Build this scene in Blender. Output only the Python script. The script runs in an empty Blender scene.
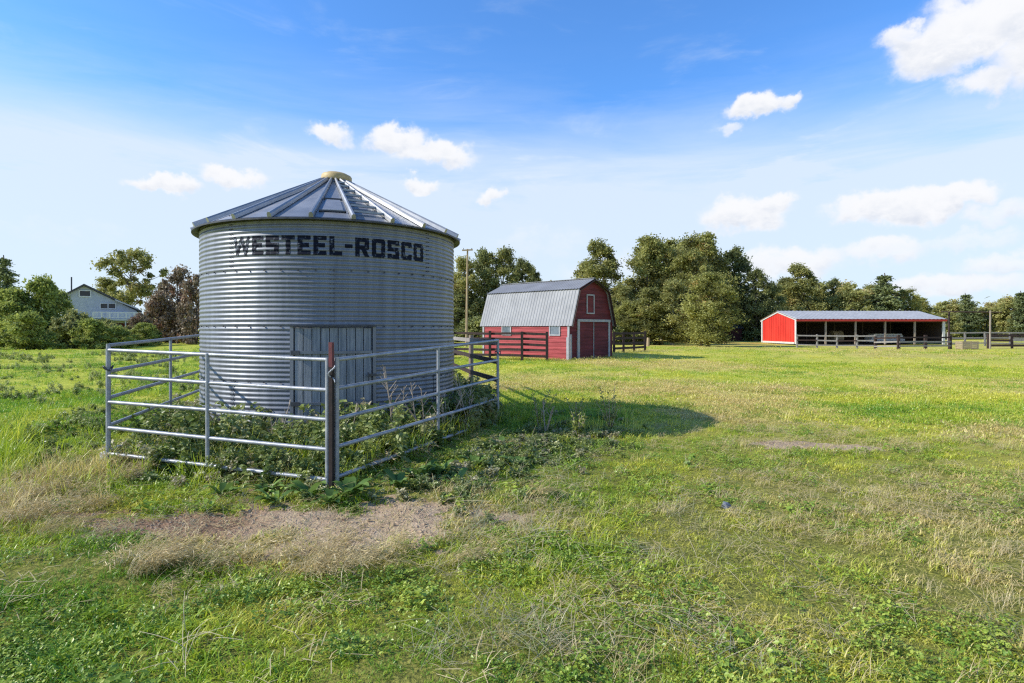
import bpy, bmesh, math, random
import numpy as np
from mathutils import Vector, Matrix, Euler
R = math.radians
PI = math.pi
random.seed(7)
RS = np.random.RandomState
scene = bpy.context.scene
COL = scene.collection

# ------------------------------------------------------------------ frame
CAM_H, FPX = 1.70, 600.0
HX, HY = 512.0, 329.0
def X(px, d):            # world x of a bearing at depth d
    return (px - HX) / FPX * d
def Z(py, d):            # world z of an elevation at depth d
    return CAM_H + (HY - py) / FPX * d
SUN_EL = R(34.0)
SUN_TH = R(10.0)          # shadows run to +x and this much away from the viewer
SUN_DIR = Vector((-math.cos(SUN_TH)*math.cos(SUN_EL), -math.sin(SUN_TH)*math.cos(SUN_EL), math.sin(SUN_EL)))

# ------------------------------------------------------------------ noise (numpy)
def _hash(ix, iy, s):
    n = (ix.astype(np.int64)*374761393 + iy.astype(np.int64)*668265263 + s*974634541) & 0x7fffffff
    n = ((n ^ (n >> 13))*1274126177) & 0x7fffffff
    n = n ^ (n >> 16)
    return (n & 0xffff)/65535.0
def vnoise(x, y, s=0):
    x = np.asarray(x, float); y = np.asarray(y, float)
    ix = np.floor(x); iy = np.floor(y); fx = x-ix; fy = y-iy
    fx = fx*fx*(3-2*fx); fy = fy*fy*(3-2*fy)
    a = _hash(ix, iy, s); b = _hash(ix+1, iy, s); c = _hash(ix, iy+1, s); d = _hash(ix+1, iy+1, s)
    return (a*(1-fx)+b*fx)*(1-fy)+(c*(1-fx)+d*fx)*fy
def fbm(x, y, s=0, o=4):
    t = 0; a = .5; n = 0
    for k in range(o):
        t = t + a*vnoise(x*2**k+17.3*k, y*2**k-9.1*k, s+k); n += a; a *= .5
    return t/n
def sst(e0, e1, v):
    t = np.clip((v-e0)/(e1-e0), 0, 1); return t*t*(3-2*t)
def blob(x, y, cx, cy, rx, ry, rot=0.0):
    c, s = math.cos(rot), math.sin(rot)
    u = (x-cx)*c+(y-cy)*s; v = -(x-cx)*s+(y-cy)*c
    return np.sqrt((u/rx)**2+(v/ry)**2)

def gz(x, y):
    x = np.asarray(x, float); y = np.asarray(y, float)
    r = np.hypot(x, y)
    z = (fbm(x*.35, y*.35, 3, 3)-.5)*.10 + (fbm(x*1.7, y*1.7, 9, 2)-.5)*.05
    z = z*sst(0, 3, r)*(1-.5*sst(20, 60, r))
    z = z + (fbm(x*.07, y*.07, 21, 2)-.5)*.5*sst(18, 45, r)*(1-sst(300, 500, r))
    # hummocks left of the bin
    z = z + .10*sst(.45, .75, fbm(x*.8+4, y*.8, 31, 3))*sst(-5.2, -7.5, x)*(1-sst(30, 60, r))
    # bank under the weeds along the right hand panel
    z = z + .10*np.exp(-(blob(x, y, -.1, 8.3, .9, 2.6, R(20)))**2)
    # bare soil lies a little lower
    w = np.exp(-(blob(x, y, -1.9, 5.35, 1.6, .5, R(-4)))**2)
    z = z - .04*w + w*((fbm(x*4, y*4, 44, 3)-.5)*.12+(fbm(x*14, y*14, 45, 2)-.5)*.05)
    return z
def gzf(x, y): return float(gz(x, y))

# ------------------------------------------------------------------ node helpers
class NT:
    def __init__(s, tree): s.t = tree; s.n = tree.nodes; s.l = tree.links
    def node(s, typ, **kw):
        n = s.n.new(typ)
        for k, v in kw.items(): setattr(n, k, v)
        return n
    def put(s, sock, v):
        if v is None: return
        if hasattr(v, 'is_output') or isinstance(v, bpy.types.NodeSocket): s.l.new(v, sock)
        else:
            try: sock.default_value = v
            except Exception:
                sock.default_value = (v[0], v[1], v[2], 1.0) if len(v) == 3 else v
    def math(s, op, a, b=None, c=None, clamp=False):
        n = s.node('ShaderNodeMath', operation=op, use_clamp=clamp)
        s.put(n.inputs[0], a); s.put(n.inputs[1], b); s.put(n.inputs[2], c)
        return n.outputs[0]
    def vmath(s, op, a, b=None):
        n = s.node('ShaderNodeVectorMath', operation=op)
        s.put(n.inputs[0], a); s.put(n.inputs[1], b)
        return n.outputs['Value'] if op in ('LENGTH', 'DOT_PRODUCT', 'DISTANCE') else n.outputs[0]
    def mix(s, f, a, b, mode='MIX'):
        n = s.node('ShaderNodeMix', data_type='RGBA', blend_type=mode)
        s.put(n.inputs[0], f); s.put(n.inputs[6], a); s.put(n.inputs[7], b)
        return n.outputs[2]
    def fmix(s, f, a, b):
        n = s.node('ShaderNodeMix', data_type='FLOAT')
        s.put(n.inputs[0], f); s.put(n.inputs[2], a); s.put(n.inputs[3], b)
        return n.outputs[0]
    def noise(s, vec, scale, detail=4, rough=.55, dist=0.0):
        n = s.node('ShaderNodeTexNoise')
        s.put(n.inputs['Vector'], vec); s.put(n.inputs['Scale'], scale)
        s.put(n.inputs['Detail'], detail); s.put(n.inputs['Roughness'], rough); s.put(n.inputs['Distortion'], dist)
        return n.outputs[0]
    def ramp(s, f, e0, e1, smooth=True):
        n = s.node('ShaderNodeMapRange', interpolation_type='SMOOTHSTEP' if smooth else 'LINEAR', clamp=True)
        s.put(n.inputs[0], f); s.put(n.inputs[1], e0); s.put(n.inputs[2], e1)
        return n.outputs[0]
    def attr(s, name, typ='GEOMETRY'):
        n = s.node('ShaderNodeAttribute', attribute_name=name, attribute_type=typ); return n
    def mapping(s, vec, scale=(1, 1, 1), rot=(0, 0, 0), loc=(0, 0, 0)):
        n = s.node('ShaderNodeMapping')
        s.put(n.inputs[0], vec); n.inputs['Scale'].default_value = scale
        n.inputs['Rotation'].default_value = rot; n.inputs['Location'].default_value = loc
        return n.outputs[0]
    def bump(s, h, strength=.5, dist=.02):
        n = s.node('ShaderNodeBump'); s.put(n.inputs['Height'], h)
        n.inputs['Strength'].default_value = strength; n.inputs['Distance'].default_value = dist
        return n.outputs[0]

def new_mat(name):
    m = bpy.data.materials.new(name); m.use_nodes = True
    t = NT(m.node_tree); t.n.clear()
    out = t.node('ShaderNodeOutputMaterial')
    return m, t, out
def principled(t, out, color, rough=.7, metal=0.0, normal=None, spec=.5):
    p = t.node('ShaderNodeBsdfPrincipled')
    t.put(p.inputs['Base Color'], color); t.put(p.inputs['Roughness'], rough); t.put(p.inputs['Metallic'], metal)
    p.inputs['Specular IOR Level'].default_value = spec
    if normal is not None: t.put(p.inputs['Normal'], normal)
    t.l.new(p.outputs[0], out.inputs[0])
    return p
def c4(c): return (c[0], c[1], c[2], 1.0)

M = {}
def weathered(name, c0, c1, rough=.75, metal=0.0, scale=3.0, stretch=(1, 1, 1), c2=None, bump=.3, spec=.4, bscale=None):
    """two-tone mottled surface with fine grain; c2 = streaks / dirt"""
    m, t, out = new_mat(name)
    g = t.node('ShaderNodeTexCoord').outputs['Object']
    v = t.mapping(g, stretch)
    n1 = t.noise(v, scale, 5, .6)
    col = t.mix(t.ramp(n1, .32, .68), c4(c0), c4(c1))
    n2 = t.noise(v, scale*6, 4, .65)
    if c2 is not None:
        col = t.mix(t.math('MULTIPLY', t.ramp(n2, .55, .75), .7), col, c4(c2))
    nb = t.noise(v, bscale or scale*9, 3, .6)
    ro = t.fmix(n2, rough-.1, rough+.1)
    principled(t, out, col, ro, metal, t.bump(nb, bump, .01) if bump else None, spec)
    M[name] = m
    return m

def galvanised():
    m, t, out = new_mat('galvanised_steel')
    g = t.node('ShaderNodeTexCoord').outputs['Object']
    vor = t.node('ShaderNodeTexVoronoi'); t.put(vor.inputs['Vector'], g); vor.inputs['Scale'].default_value = 45
    sp = t.math('MULTIPLY', vor.outputs['Color'], .12)
    st = t.noise(t.mapping(g, (7, 7, .5)), 1.0, 5, .6)
    st2 = t.noise(g, 1.3, 4, .6)
    base = t.mix(t.ramp(st, .3, .7), (.16, .175, .203, 1), (.235, .252, .282, 1))
    base = t.mix(t.math('MULTIPLY', t.ramp(st2, .45, .75), .35), base, (.155, .168, .192, 1))
    base = t.mix(sp, base, (.30, .32, .36, 1))
    # chalky and rusty runs below the lap joints
    run = t.noise(t.mapping(g, (9, 9, .35)), 1.6, 4, .65)
    base = t.mix(t.math('MULTIPLY', t.ramp(run, .60, .78), .30), base, (.23, .20, .18, 1))
    rough = t.math('ADD', t.math('MULTIPLY', st2, .20), .34)
    principled(t, out, base, rough, .24, None, .5)
    M['galvanised_steel'] = m
    m, t, out = new_mat('galvanised_roof')
    g = t.node('ShaderNodeTexCoord').outputs['Object']
    st2 = t.noise(g, 2.2, 5, .6)
    base = t.mix(t.ramp(st2, .3, .7), (.37, .38, .385, 1), (.51, .515, .52, 1))
    principled(t, out, base, t.math('ADD', t.math('MULTIPLY', st2, .25), .32), .6, None, .5)
    M['galvanised_roof'] = m
galvanised()
weathered('pipe_steel', (.27, .29, .32), (.42, .44, .47), .46, .3, 7, (1, 1, 1), (.24, .20, .17), .15)
weathered('rung_steel', (.30, .33, .37), (.42, .45, .48), .6, .1, 8)
weathered('rusty_steel', (.016, .012, .011), (.035, .022, .019), .75, .1, 14, (1, 1, 1), (.05, .03, .025))
weathered('faded_red_paint', (.17, .035, .04), (.11, .03, .033), .6, 0, 18, (1, 1, 1), (.10, .06, .05))
weathered('dark_steel', (.055, .06, .07), (.09, .095, .105), .5, .3, 10)
weathered('grey_wood', (.17, .195, .22), (.33, .35, .37), .8, 0, 2.6, (9, 9, .7), (.085, .09, .095), .5)
weathered('yellow_lid', (.60, .45, .21), (.46, .34, .16), .55, 0, 7, (1, 1, 1), (.22, .15, .07))
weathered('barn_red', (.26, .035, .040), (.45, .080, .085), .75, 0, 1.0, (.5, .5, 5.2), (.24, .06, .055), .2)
weathered('barn_red_shaded', (.09, .012, .016), (.17, .026, .032), .75, 0, 1.0, (.6, .6, 5.2), (.08, .012, .014), .2)  # barn red again, with the gable end's shade put into the colour
weathered('barn_trim', (.30, .31, .33), (.42, .43, .45), .7, 0, 5, (1, 1, 1), (.36, .36, .36))
weathered('barn_roof', (.25, .255, .265), (.31, .315, .325), .6, .1, .9, (1, 1, 1), None, 0)
weathered('shed_red', (.62, .036, .026), (.74, .055, .038), .6, 0, .9, (1, 1, .4), (.52, .05, .03), .1)
weathered('shed_white', (.56, .56, .55), (.68, .68, .67), .6, 0, 3)
weathered('shed_roof', (.40, .40, .39), (.49, .49, .48), .6, .1, 1.5, (1, 1, 1), None, .1)
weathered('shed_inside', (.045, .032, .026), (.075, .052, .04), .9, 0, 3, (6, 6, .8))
weathered('post_wood', (.26, .21, .17), (.36, .30, .25), .85, 0, 4, (5, 5, .6), (.15, .12, .1))
weathered('stained_wood', (.028, .018, .017), (.060, .034, .030), .8, 0, 4, (4, 4, .7), (.11, .07, .06))
weathered('silver_wood', (.24, .22, .21), (.36, .33, .31), .85, 0, 3, (5, 5, .7), (.13, .12, .11))
weathered('pole_wood', (.36, .26, .16), (.46, .35, .22), .85, 0, 3, (6, 6, .5), (.2, .14, .09))
weathered('pale_board', (.50, .49, .47), (.66, .65, .62), .8, 0, 3)
weathered('tan_board', (.30, .24, .15), (.40, .32, .21), .85, 0, 3, (1, 1, 1), (.3, .22, .14))
weathered('house_siding', (.42, .46, .54), (.50, .54, .61), .8, 0, 2)
weathered('house_roof', (.07, .07, .075), (.11, .11, .12), .85, 0, 6)
weathered('house_roof_pale', (.42, .43, .45), (.52, .53, .55), .7, 0, 4)
weathered('house_dark_red', (.10, .02, .025), (.14, .03, .03), .8, 0, 4)
weathered('shack_red_shaded', (.045, .012, .012), (.07, .018, .018), .85, 0, 4)  # dark red, darkened further to carry the shade of the trees
weathered('shack_roof', (.07, .075, .085), (.10, .105, .12), .7, 0, 4)
weathered('trim_white', (.68, .70, .72), (.78, .79, .8), .6, 0, 5)
weathered('dark_glass', (.02, .022, .028), (.035, .037, .045), .15, 0, 3, (1, 1, 1), None, 0)
weathered('window_glass', (.10, .13, .16), (.22, .26, .30), .15, 0, 2, (1, 1, 1), None, 0)
weathered('bark', (.09, .075, .06), (.16, .135, .11), .9, 0, 5, (3, 3, .6), (.05, .04, .035))
weathered('pale_bark', (.24, .22, .19), (.34, .32, .28), .9, 0, 5, (3, 3, .6), (.10, .09, .08))
weathered('stone_pale', (.48, .47, .44), (.62, .61, .58), .9, 0, 12, (1, 1, 1), (.3, .29, .26))
weathered('stone_blue', (.16, .18, .22), (.24, .26, .30), .9, 0, 12)

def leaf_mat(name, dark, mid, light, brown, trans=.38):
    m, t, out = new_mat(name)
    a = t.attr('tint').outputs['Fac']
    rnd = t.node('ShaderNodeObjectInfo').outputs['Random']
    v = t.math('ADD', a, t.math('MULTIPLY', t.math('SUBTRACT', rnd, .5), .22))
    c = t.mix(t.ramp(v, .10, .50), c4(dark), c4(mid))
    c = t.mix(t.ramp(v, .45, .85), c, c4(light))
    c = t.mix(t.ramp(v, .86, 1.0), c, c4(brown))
    d = t.node('ShaderNodeBsdfDiffuse'); t.put(d.inputs[0], c)
    tr = t.node('ShaderNodeBsdfTranslucent'); t.put(tr.inputs[0], t.mix(.6, c, c4(light)))
    gl = t.node('ShaderNodeBsdfGlossy'); gl.inputs['Roughness'].default_value = .5; gl.inputs[0].default_value = (.8, .85, .8, 1)
    mx = t.node('ShaderNodeMixShader'); mx.inputs[0].default_value = trans
    t.l.new(d.outputs[0], mx.inputs[1]); t.l.new(tr.outputs[0], mx.inputs[2])
    m2 = t.node('ShaderNodeMixShader'); m2.inputs[0].default_value = .035
    t.l.new(mx.outputs[0], m2.inputs[1]); t.l.new(gl.outputs[0], m2.inputs[2])
    t.l.new(m2.outputs[0], out.inputs[0])
    M[name] = m
leaf_mat('poplar_leaf', (.10, .115, .036), (.28, .29, .085), (.52, .49, .16), (.36, .25, .09))
leaf_mat('olive_leaf', (.13, .13, .038), (.325, .335, .09), (.55, .53, .16), (.42, .25, .08))
leaf_mat('willow_leaf', (.09, .135, .032), (.30, .37, .08), (.54, .58, .14), (.40, .33, .12))
leaf_mat('dark_leaf', (.078, .095, .036), (.21, .24, .08), (.42, .43, .15), (.2, .16, .07))
leaf_mat('spruce_needle', (.07, .095, .042), (.18, .22, .085), (.37, .40, .16), (.18, .17, .08), .15)
leaf_mat('brown_leaf', (.11, .085, .058), (.27, .20, .125), (.40, .31, .20), (.36, .18, .11), .2)
leaf_mat('pale_leaf', (.16, .18, .055), (.38, .39, .125), (.58, .55, .20), (.48, .37, .16))
leaf_mat('burdock_leaf', (.05, .11, .025), (.13, .23, .05), (.25, .38, .09), (.34, .28, .11), .3)
leaf_mat('dead_stalk', (.46, .38, .30), (.54, .46, .37), (.62, .55, .46), (.45, .32, .22), .1)

# ------------------------------------------------------------------ mesh helpers
class MB:
    def __init__(s): s.v = []; s.f = []; s.sm = []
    def add(s, vs, fs, smooth=False):
        o = len(s.v); s.v.extend([tuple(v) for v in vs])
        s.f.extend([tuple(i+o for i in f) for f in fs]); s.sm.extend([smooth]*len(fs)); return s
    def box(s, c, size, ax=None):
        c = Vector(c); a = ax or (Vector((1, 0, 0)), Vector((0, 1, 0)), Vector((0, 0, 1)))
        hx, hy, hz = [k/2 for k in size]
        vs = [c+a[0]*(hx*i)+a[1]*(hy*j)+a[2]*(hz*k) for k in (-1, 1) for j in (-1, 1) for i in (-1, 1)]
        return s.add(vs, [(0, 2, 3, 1), (4, 5, 7, 6), (0, 1, 5, 4), (2, 6, 7, 3), (0, 4, 6, 2), (1, 3, 7, 5)])
    def beam(s, p, q, w, h, up=(0, 0, 1)):
        p = Vector(p); q = Vector(q); d = (q-p); L = d.length; d.normalize()
        up = Vector(up)
        if abs(d.dot(up)) > .98: up = Vector((0, 1, 0))
        side = d.cross(up).normalized(); u = side.cross(d).normalized()
        return s.box((p+q)/2, (L, w, h), (d, side, u))
    def tube(s, pts, r, seg=8, cap=True, smooth=True):
        pts = [Vector(p) for p in pts]; n = len(pts)
        rs = r if isinstance(r, (list, tuple)) else [r]*n
        vs = []; prev = None
        for i, p in enumerate(pts):
            d = (pts[min(i+1, n-1)]-pts[max(i-1, 0)]).normalized()
            if prev is None:
                a = Vector((0, 0, 1)) if abs(d.z) < .9 else Vector((1, 0, 0))
                u = d.cross(a).normalized()
            else:
                u = (prev-d*prev.dot(d)).normalized()
            prev = u; w = d.cross(u)
            vs += [p+(u*math.cos(2*PI*k/seg)+w*math.sin(2*PI*k/seg))*rs[i] for k in range(seg)]
        fs = [(i*seg+k, i*seg+(k+1) % seg, (i+1)*seg+(k+1) % seg, (i+1)*seg+k) for i in range(n-1) for k in range(seg)]
        s.add(vs, fs, smooth)
        if cap:
            s.add(vs[:seg], [tuple(range(seg-1, -1, -1))]); s.add(vs[-seg:], [tuple(range(seg))])
        return s
    def quad(s, a, b, c, d): return s.add([a, b, c, d], [(0, 1, 2, 3)])
    def poly(s, pts): return s.add(pts, [tuple(range(len(pts)))])
    def prism(s, pts, ext):
        e = Vector(ext); n = len(pts); a = [Vector(p) for p in pts]; b = [p+e for p in a]
        fs = [tuple(range(n-1, -1, -1)), tuple(range(n, 2*n))]+[(i, (i+1) % n, n+(i+1) % n, n+i) for i in range(n)]
        return s.add(a+b, fs)
    def lathe(s, c, prof, seg=48, smooth=True, cap=False):
        c = Vector(c); n = len(prof)
        vs = [c+Vector((r*math.cos(2*PI*k/seg), r*math.sin(2*PI*k/seg), z)) for r, z in prof for k in range(seg)]
        fs = [(i*seg+k, i*seg+(k+1) % seg, (i+1)*seg+(k+1) % seg, (i+1)*seg+k) for i in range(n-1) for k in range(seg)]
        s.add(vs, fs, smooth)
        if cap: s.add(vs[-seg:], [tuple(range(seg))])
        return s
    def build(s, name, mat, parent=None, loc=None):
        off = Vector(loc) if loc is not None else (parent_origin(parent) if parent else Vector((0, 0, 0)))
        me = bpy.data.meshes.new(name)
        me.from_pydata([(v[0]-off.x, v[1]-off.y, v[2]-off.z) for v in s.v], [], s.f)
        me.polygons.foreach_set('use_smooth', s.sm)
        bm = bmesh.new(); bm.from_mesh(me); bmesh.ops.recalc_face_normals(bm, faces=bm.faces); bm.to_mesh(me); bm.free()
        me.materials.append(M[mat])
        o = bpy.data.objects.new(name, me); COL.objects.link(o)
        if parent: o.parent = parent
        if loc is not None: o.location = off
        return o
def parent_origin(p):
    v = Vector((0, 0, 0))
    while p: v += p.location; p = p.parent
    return v
def tag(o, label=None, cat=None, group=None, kind=None):
    if label: o['label'] = label
    if cat: o['category'] = cat
    if group: o['group'] = group
    if kind: o['kind'] = kind
    return o
def thing(name, label, cat, loc, group=None):
    o = bpy.data.objects.new(name, None); COL.objects.link(o); o.location = loc
    o.empty_display_size = .2
    return tag(o, label, cat, group)
def copy_tree(o, parent=None):
    c = o.copy(); COL.objects.link(c)
    if parent: c.parent = parent
    for ch in list(o.children): copy_tree(ch, c)
    return c
def np_mesh(name, verts, faces, mat, smooth=False, tint=None, link=True):
    verts = np.asarray(verts, np.float32); faces = np.asarray(faces, np.int32)
    me = bpy.data.meshes.new(name); k = faces.shape[1]
    me.vertices.add(len(verts)); me.vertices.foreach_set('co', verts.ravel())
    me.loops.add(faces.size); me.loops.foreach_set('vertex_index', faces.ravel())
    me.polygons.add(len(faces))
    me.polygons.foreach_set('loop_start', np.arange(0, faces.size, k, dtype=np.int32))
    me.polygons.foreach_set('use_smooth', np.full(len(faces), smooth))
    me.update(calc_edges=True); me.validate()
    if tint is not None:
        a = me.attributes.new('tint', 'FLOAT', 'POINT'); a.data.foreach_set('value', np.asarray(tint, np.float32))
    me.materials.append(M[mat])
    o = bpy.data.objects.new(name, me)
    if link: COL.objects.link(o)
    return o

# ------------------------------------------------------------------ camera, sun, sky
cam = bpy.data.cameras.new('camera'); cam_o = bpy.data.objects.new('camera', cam); COL.objects.link(cam_o)
cam_o.location = (0, 0, CAM_H); cam_o.rotation_euler = (R(90), 0, 0)
cam.sensor_width = 36; cam.lens = 36*FPX/1024; cam.shift_y = -(341.5-HY)/1024
cam.clip_start = .05; cam.clip_end = 5000
scene.camera = cam_o
sun = bpy.data.lights.new('sun', 'SUN'); sun.energy = 5.0; sun.angle = R(.5); sun.color = (1.0, .93, .82)
sun_o = bpy.data.objects.new('sun', sun); COL.objects.link(sun_o)
sun_o.rotation_euler = (-SUN_DIR).to_track_quat('-Z', 'Y').to_euler(); sun_o.location = (-20, -5, 20)

W = bpy.data.worlds.new('World'); scene.world = W; W.use_nodes = True
def build_sky():
    t = NT(W.node_tree); t.n.clear()
    out = t.node('ShaderNodeOutputWorld'); bg = t.node('ShaderNodeBackground'); bg.inputs[1].default_value = .12
    t.l.new(bg.outputs[0], out.inputs[0])
    sky = t.node('ShaderNodeTexSky', sky_type='NISHITA'); sky.sun_disc = False
    sky.sun_elevation = SUN_EL; sky.sun_rotation = math.atan2(SUN_DIR.x, SUN_DIR.y)
    sky.air_density = 1.0; sky.dust_density = .6; sky.ozone_density = 1.6
    S = 1/.12
    d = t.node('ShaderNodeTexCoord').outputs['Generated']
    sep = t.node('ShaderNodeSeparateXYZ'); t.put(sep.inputs[0], d)
    az = t.math('ARCTAN2', sep.outputs[0], sep.outputs[1]); el = t.math('ARCSINE', sep.outputs[2])
    cmb = t.node('ShaderNodeCombineXYZ'); t.put(cmb.inputs[0], az); t.put(cmb.inputs[1], el)
    ae = cmb.outputs[0]
    base = t.mix(1.0, sky.outputs[0], (.84, 1.50, 2.25, 1), 'MULTIPLY')
    deep = t.ramp(el, .55, 1.05)                                  # deeper blue overhead
    base = t.mix(deep, base, t.mix(1.0, base, (.42, .46, .52, 1), 'MULTIPLY'))
    # thin high haze, whiter towards the horizon, with streaks
    nz = t.noise(t.mapping(ae, (1.3, 9, 1), (0, 0, R(6))), 1.6, 6, .62, .4)
    nz2 = t.noise(t.mapping(ae, (1.6, 6, 1), (0, 0, R(4))), 2.3, 6, .6, .6)
    hz = t.ramp(el, .43, .08)
    hz = t.math('ADD', t.math('MULTIPLY', hz, .95), t.math('MULTIPLY', t.math('MULTIPLY', t.math('SUBTRACT', nz, .46), t.ramp(el, .46, .22)), 1.7), None, True)
    veil = t.ramp(t.math('ADD', el, t.math('MULTIPLY', t.math('SUBTRACT', nz, .5), .10)), .335, .25)
    hz = t.math('ADD', hz, t.math('MULTIPLY', veil, .30), None, True)
    hz = t.math('ADD', hz, t.math('MULTIPLY', t.math('MULTIPLY', t.ramp(nz2, .52, .78), t.ramp(el, .62, .22)), .55), None, True)
    base = t.mix(t.math('MULTIPLY', hz, .90, None, True), base, (.76*S, .865*S, .985*S, 1))
    # cumulus: warped ellipses at fixed bearings
    w1 = t.node('ShaderNodeTexNoise'); t.put(w1.inputs['Vector'], ae); w1.inputs['Scale'].default_value = 19; w1.inputs['Detail'].default_value = 7; w1.inputs['Roughness'].default_value = .58
    warp = t.vmath('SUBTRACT', w1.outputs['Color'], (.5, .5, .5))
    sc = t.node('ShaderNodeVectorMath', operation='SCALE'); t.put(sc.inputs[0], warp); sc.inputs['Scale'].default_value = .07
    p = t.vmath('ADD', ae, sc.outputs[0])
    p = t.vmath('MULTIPLY', p, (1, 1, 0))
    def ang(px, py):
        a = math.atan((px-HX)/FPX); e = math.atan((HY-py)/FPX*math.cos(a)); return a, e
    dens = None; low = None
    clouds = [(985, 22, 85, 38, 1), (938, 48, 58, 30, 1), (985, 82, 42, 20, .9), (905, 38, 34, 16, .9), (1060, 40, 90, 50, 1),
              (757, 107, 36, 13, 1), (785, 100, 14, 8, .9), (727, 131, 15, 8, .7),
              (328, 135, 28, 12, .9), (395, 141, 36, 14, .95), (432, 154, 50, 13, .95), (420, 185, 21, 8, .9), (490, 196, 16, 8, .9),
              (165, 183, 40, 10, .95), (232, 176, 34, 12, .95), 
              (745, 215, 52, 17, 1), (775, 206, 26, 12, 1), (905, 204, 85, 18, 1), (955, 197, 48, 16, 1), (860, 208, 40, 14, .9), (1000, 215, 50, 13, .7),
              (790, 262, 70, 18, .85), (880, 250, 55, 16, .8), (960, 240, 70, 12, .6), (950, 285, 90, 16, .8), (540, 240, 60, 20, .45), (540, 180, 30, 12, .3), (1010, 262, 60, 14, .7),
              (620, 270, 80, 18, .5), (60, 230, 90, 16, .35), (130, 100, 120, 5, .0)]
    for (cx, cy, rx, ry, k) in clouds:
        if k <= 0: continue
        a, e = ang(cx, cy)
        ca = math.cos(a)
        sx = FPX/rx/(ca*ca); sy = FPX/ry/ca
        q = t.vmath('SUBTRACT', p, (a, e, 0))
        q = t.vmath('MULTIPLY', q, (sx*.92, sy*.92, 0))
        L = t.vmath('LENGTH', q)
        di = t.math('MULTIPLY', t.ramp(L, 1.32, .42), k)
        sy_ = t.node('ShaderNodeSeparateXYZ'); t.put(sy_.inputs[0], q)
        lo = t.math('MULTIPLY', di, t.ramp(sy_.outputs[1], .35, -.8))
        dens = di if dens is None else t.math('MAXIMUM', dens, di)
        low = lo if low is None else t.math('MAXIMUM', low, lo)
    n3 = t.noise(t.mapping(ae, (1, 1.7, 1)), 30, 7, .62, .25)
    shade = t.math('MULTIPLY', low, t.ramp(n3, .30, .70))
    ccol = t.mix(t.math('MULTIPLY', shade, .75), (.96*S, .97*S, 1.0*S, 1), (.62*S, .69*S, .82*S, 1))
    thin = t.ramp(t.math('ADD', dens, t.math('MULTIPLY', t.math('SUBTRACT', n3, .5), 1.1)), .10, .90)
    thin = t.math('MULTIPLY', thin, t.ramp(dens, .0, .35))
    col = t.mix(t.math('MULTIPLY', thin, t.ramp(dens, 0, 1.0)), base, ccol)
    t.l.new(col, bg.inputs[0])
    W.cycles.sampling_method = 'MANUAL'; W.cycles.sample_map_resolution = 512
build_sky()
scene.view_settings.view_transform = 'Standard'; scene.view_settings.look = 'None'
scene.view_settings.exposure = 0; scene.view_settings.gamma = 1
scene.render.engine = 'CYCLES'
cy = scene.cycles
cy.use_denoising = False
try: cy.denoiser = 'OPENIMAGEDENOISE'
except Exception: pass
cy.max_bounces = 4; cy.diffuse_bounces = 2; cy.glossy_bounces = 2; cy.transmission_bounces = 3; cy.transparent_max_bounces = 4
cy.pixel_filter_type = 'BLACKMAN_HARRIS'; cy.filter_width = 1.25
cy.sample_clamp_indirect = 6.0; cy.sample_clamp_direct = 0
cy.use_adaptive_sampling = False
cy.caustics_reflective = False; cy.caustics_refractive = False

# ------------------------------------------------------------------ ground fields (shared by sheet and plants)
BIN_C = (-3.22, 10.83); BIN_R = 2.15
PA = (-1.90, 6.32); PB = (-4.90, 7.28); PC = (-.25, 10.6); PD = (-5.75, 11.75); PE = (-1.75, 17.0); PF = (-6.6, 15.6)
def in_pen(x, y):
    poly = [PA, PC, PE, PF, PD, PB]
    ins = np.zeros(np.shape(x), bool); j = len(poly)-1
    for i in range(len(poly)):
        xi, yi = poly[i]; xj, yj = poly[j]
        c = ((yi > y) != (yj > y)) & (x < (xj-xi)*(y-yi)/(yj-yi+1e-9)+xi)
        ins ^= c; j = i
    return ins
def dirt_mask(x, y):
    n = (fbm(x*2.2, y*2.2, 41, 4)-.5)*1.5+(fbm(x*9, y*9, 43, 4)-.5)*1.5
    a = blob(x, y, -1.20, 5.28, 1.30, .62, R(8))+n*1.1       # pale soil in front of the corner post
    b = blob(x, y, -2.75, 5.38, 1.05, .58, R(-6))+n*1.1      # reddish crumbly part
    c = blob(x, y, -.75, 5.75, .45, .25, R(20))+n*1.3
    d = blob(x, y, 4.4, 8.7, 1.15, .40, R(-9))+n*.7      # worn scrape in the field
    m = np.maximum.reduce([sst(1.12, .75, a), sst(1.12, .75, b), sst(1.0, .6, c)*.8, sst(1.0, .5, d)*.75])
    return m
def dry_mask(x, y):
    n1 = fbm(x*.23, y*.23, 51, 4); n2 = fbm(x*.9, y*.9, 57, 4)
    far = .62*sst(.42, .68, n1)+.35*sst(.45, .75, n2)
    right = sst(.5, 4, x)*.12
    pale = np.maximum.reduce([.9*sst(1.2, .4, blob(x, y, -1.9, 4.6, 1.35, .5, R(-14))),
                              .8*sst(1.2, .4, blob(x, y, -5.0, 6.7, .8, .9)),
                              .8*sst(1.2, .5, blob(x, y, -4.5, 5.7, .8, .5)),
                              .6*sst(1.2, .4, blob(x, y, 4.6, 8.8, 2.4, .9)),
                              .5*sst(1.2, .4, blob(x, y, .1, 3.25, .5, .3)),
                              .5*sst(1.2, .4, blob(x, y, 1.6, 3.4, 1.2, .5))])
    leftgreen = np.maximum(sst(-3, -8, x)*.45, .5*sst(1.5, -1, x)*sst(5.2, 4.0, y))
    return np.clip(np.maximum(far+right-leftgreen*(1-pale), pale), 0, 1)
def lush_mask(x, y):
    return np.clip(sst(.45, .7, fbm(x*.5+9, y*.5, 61, 3))*.8, 0, 1)

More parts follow.
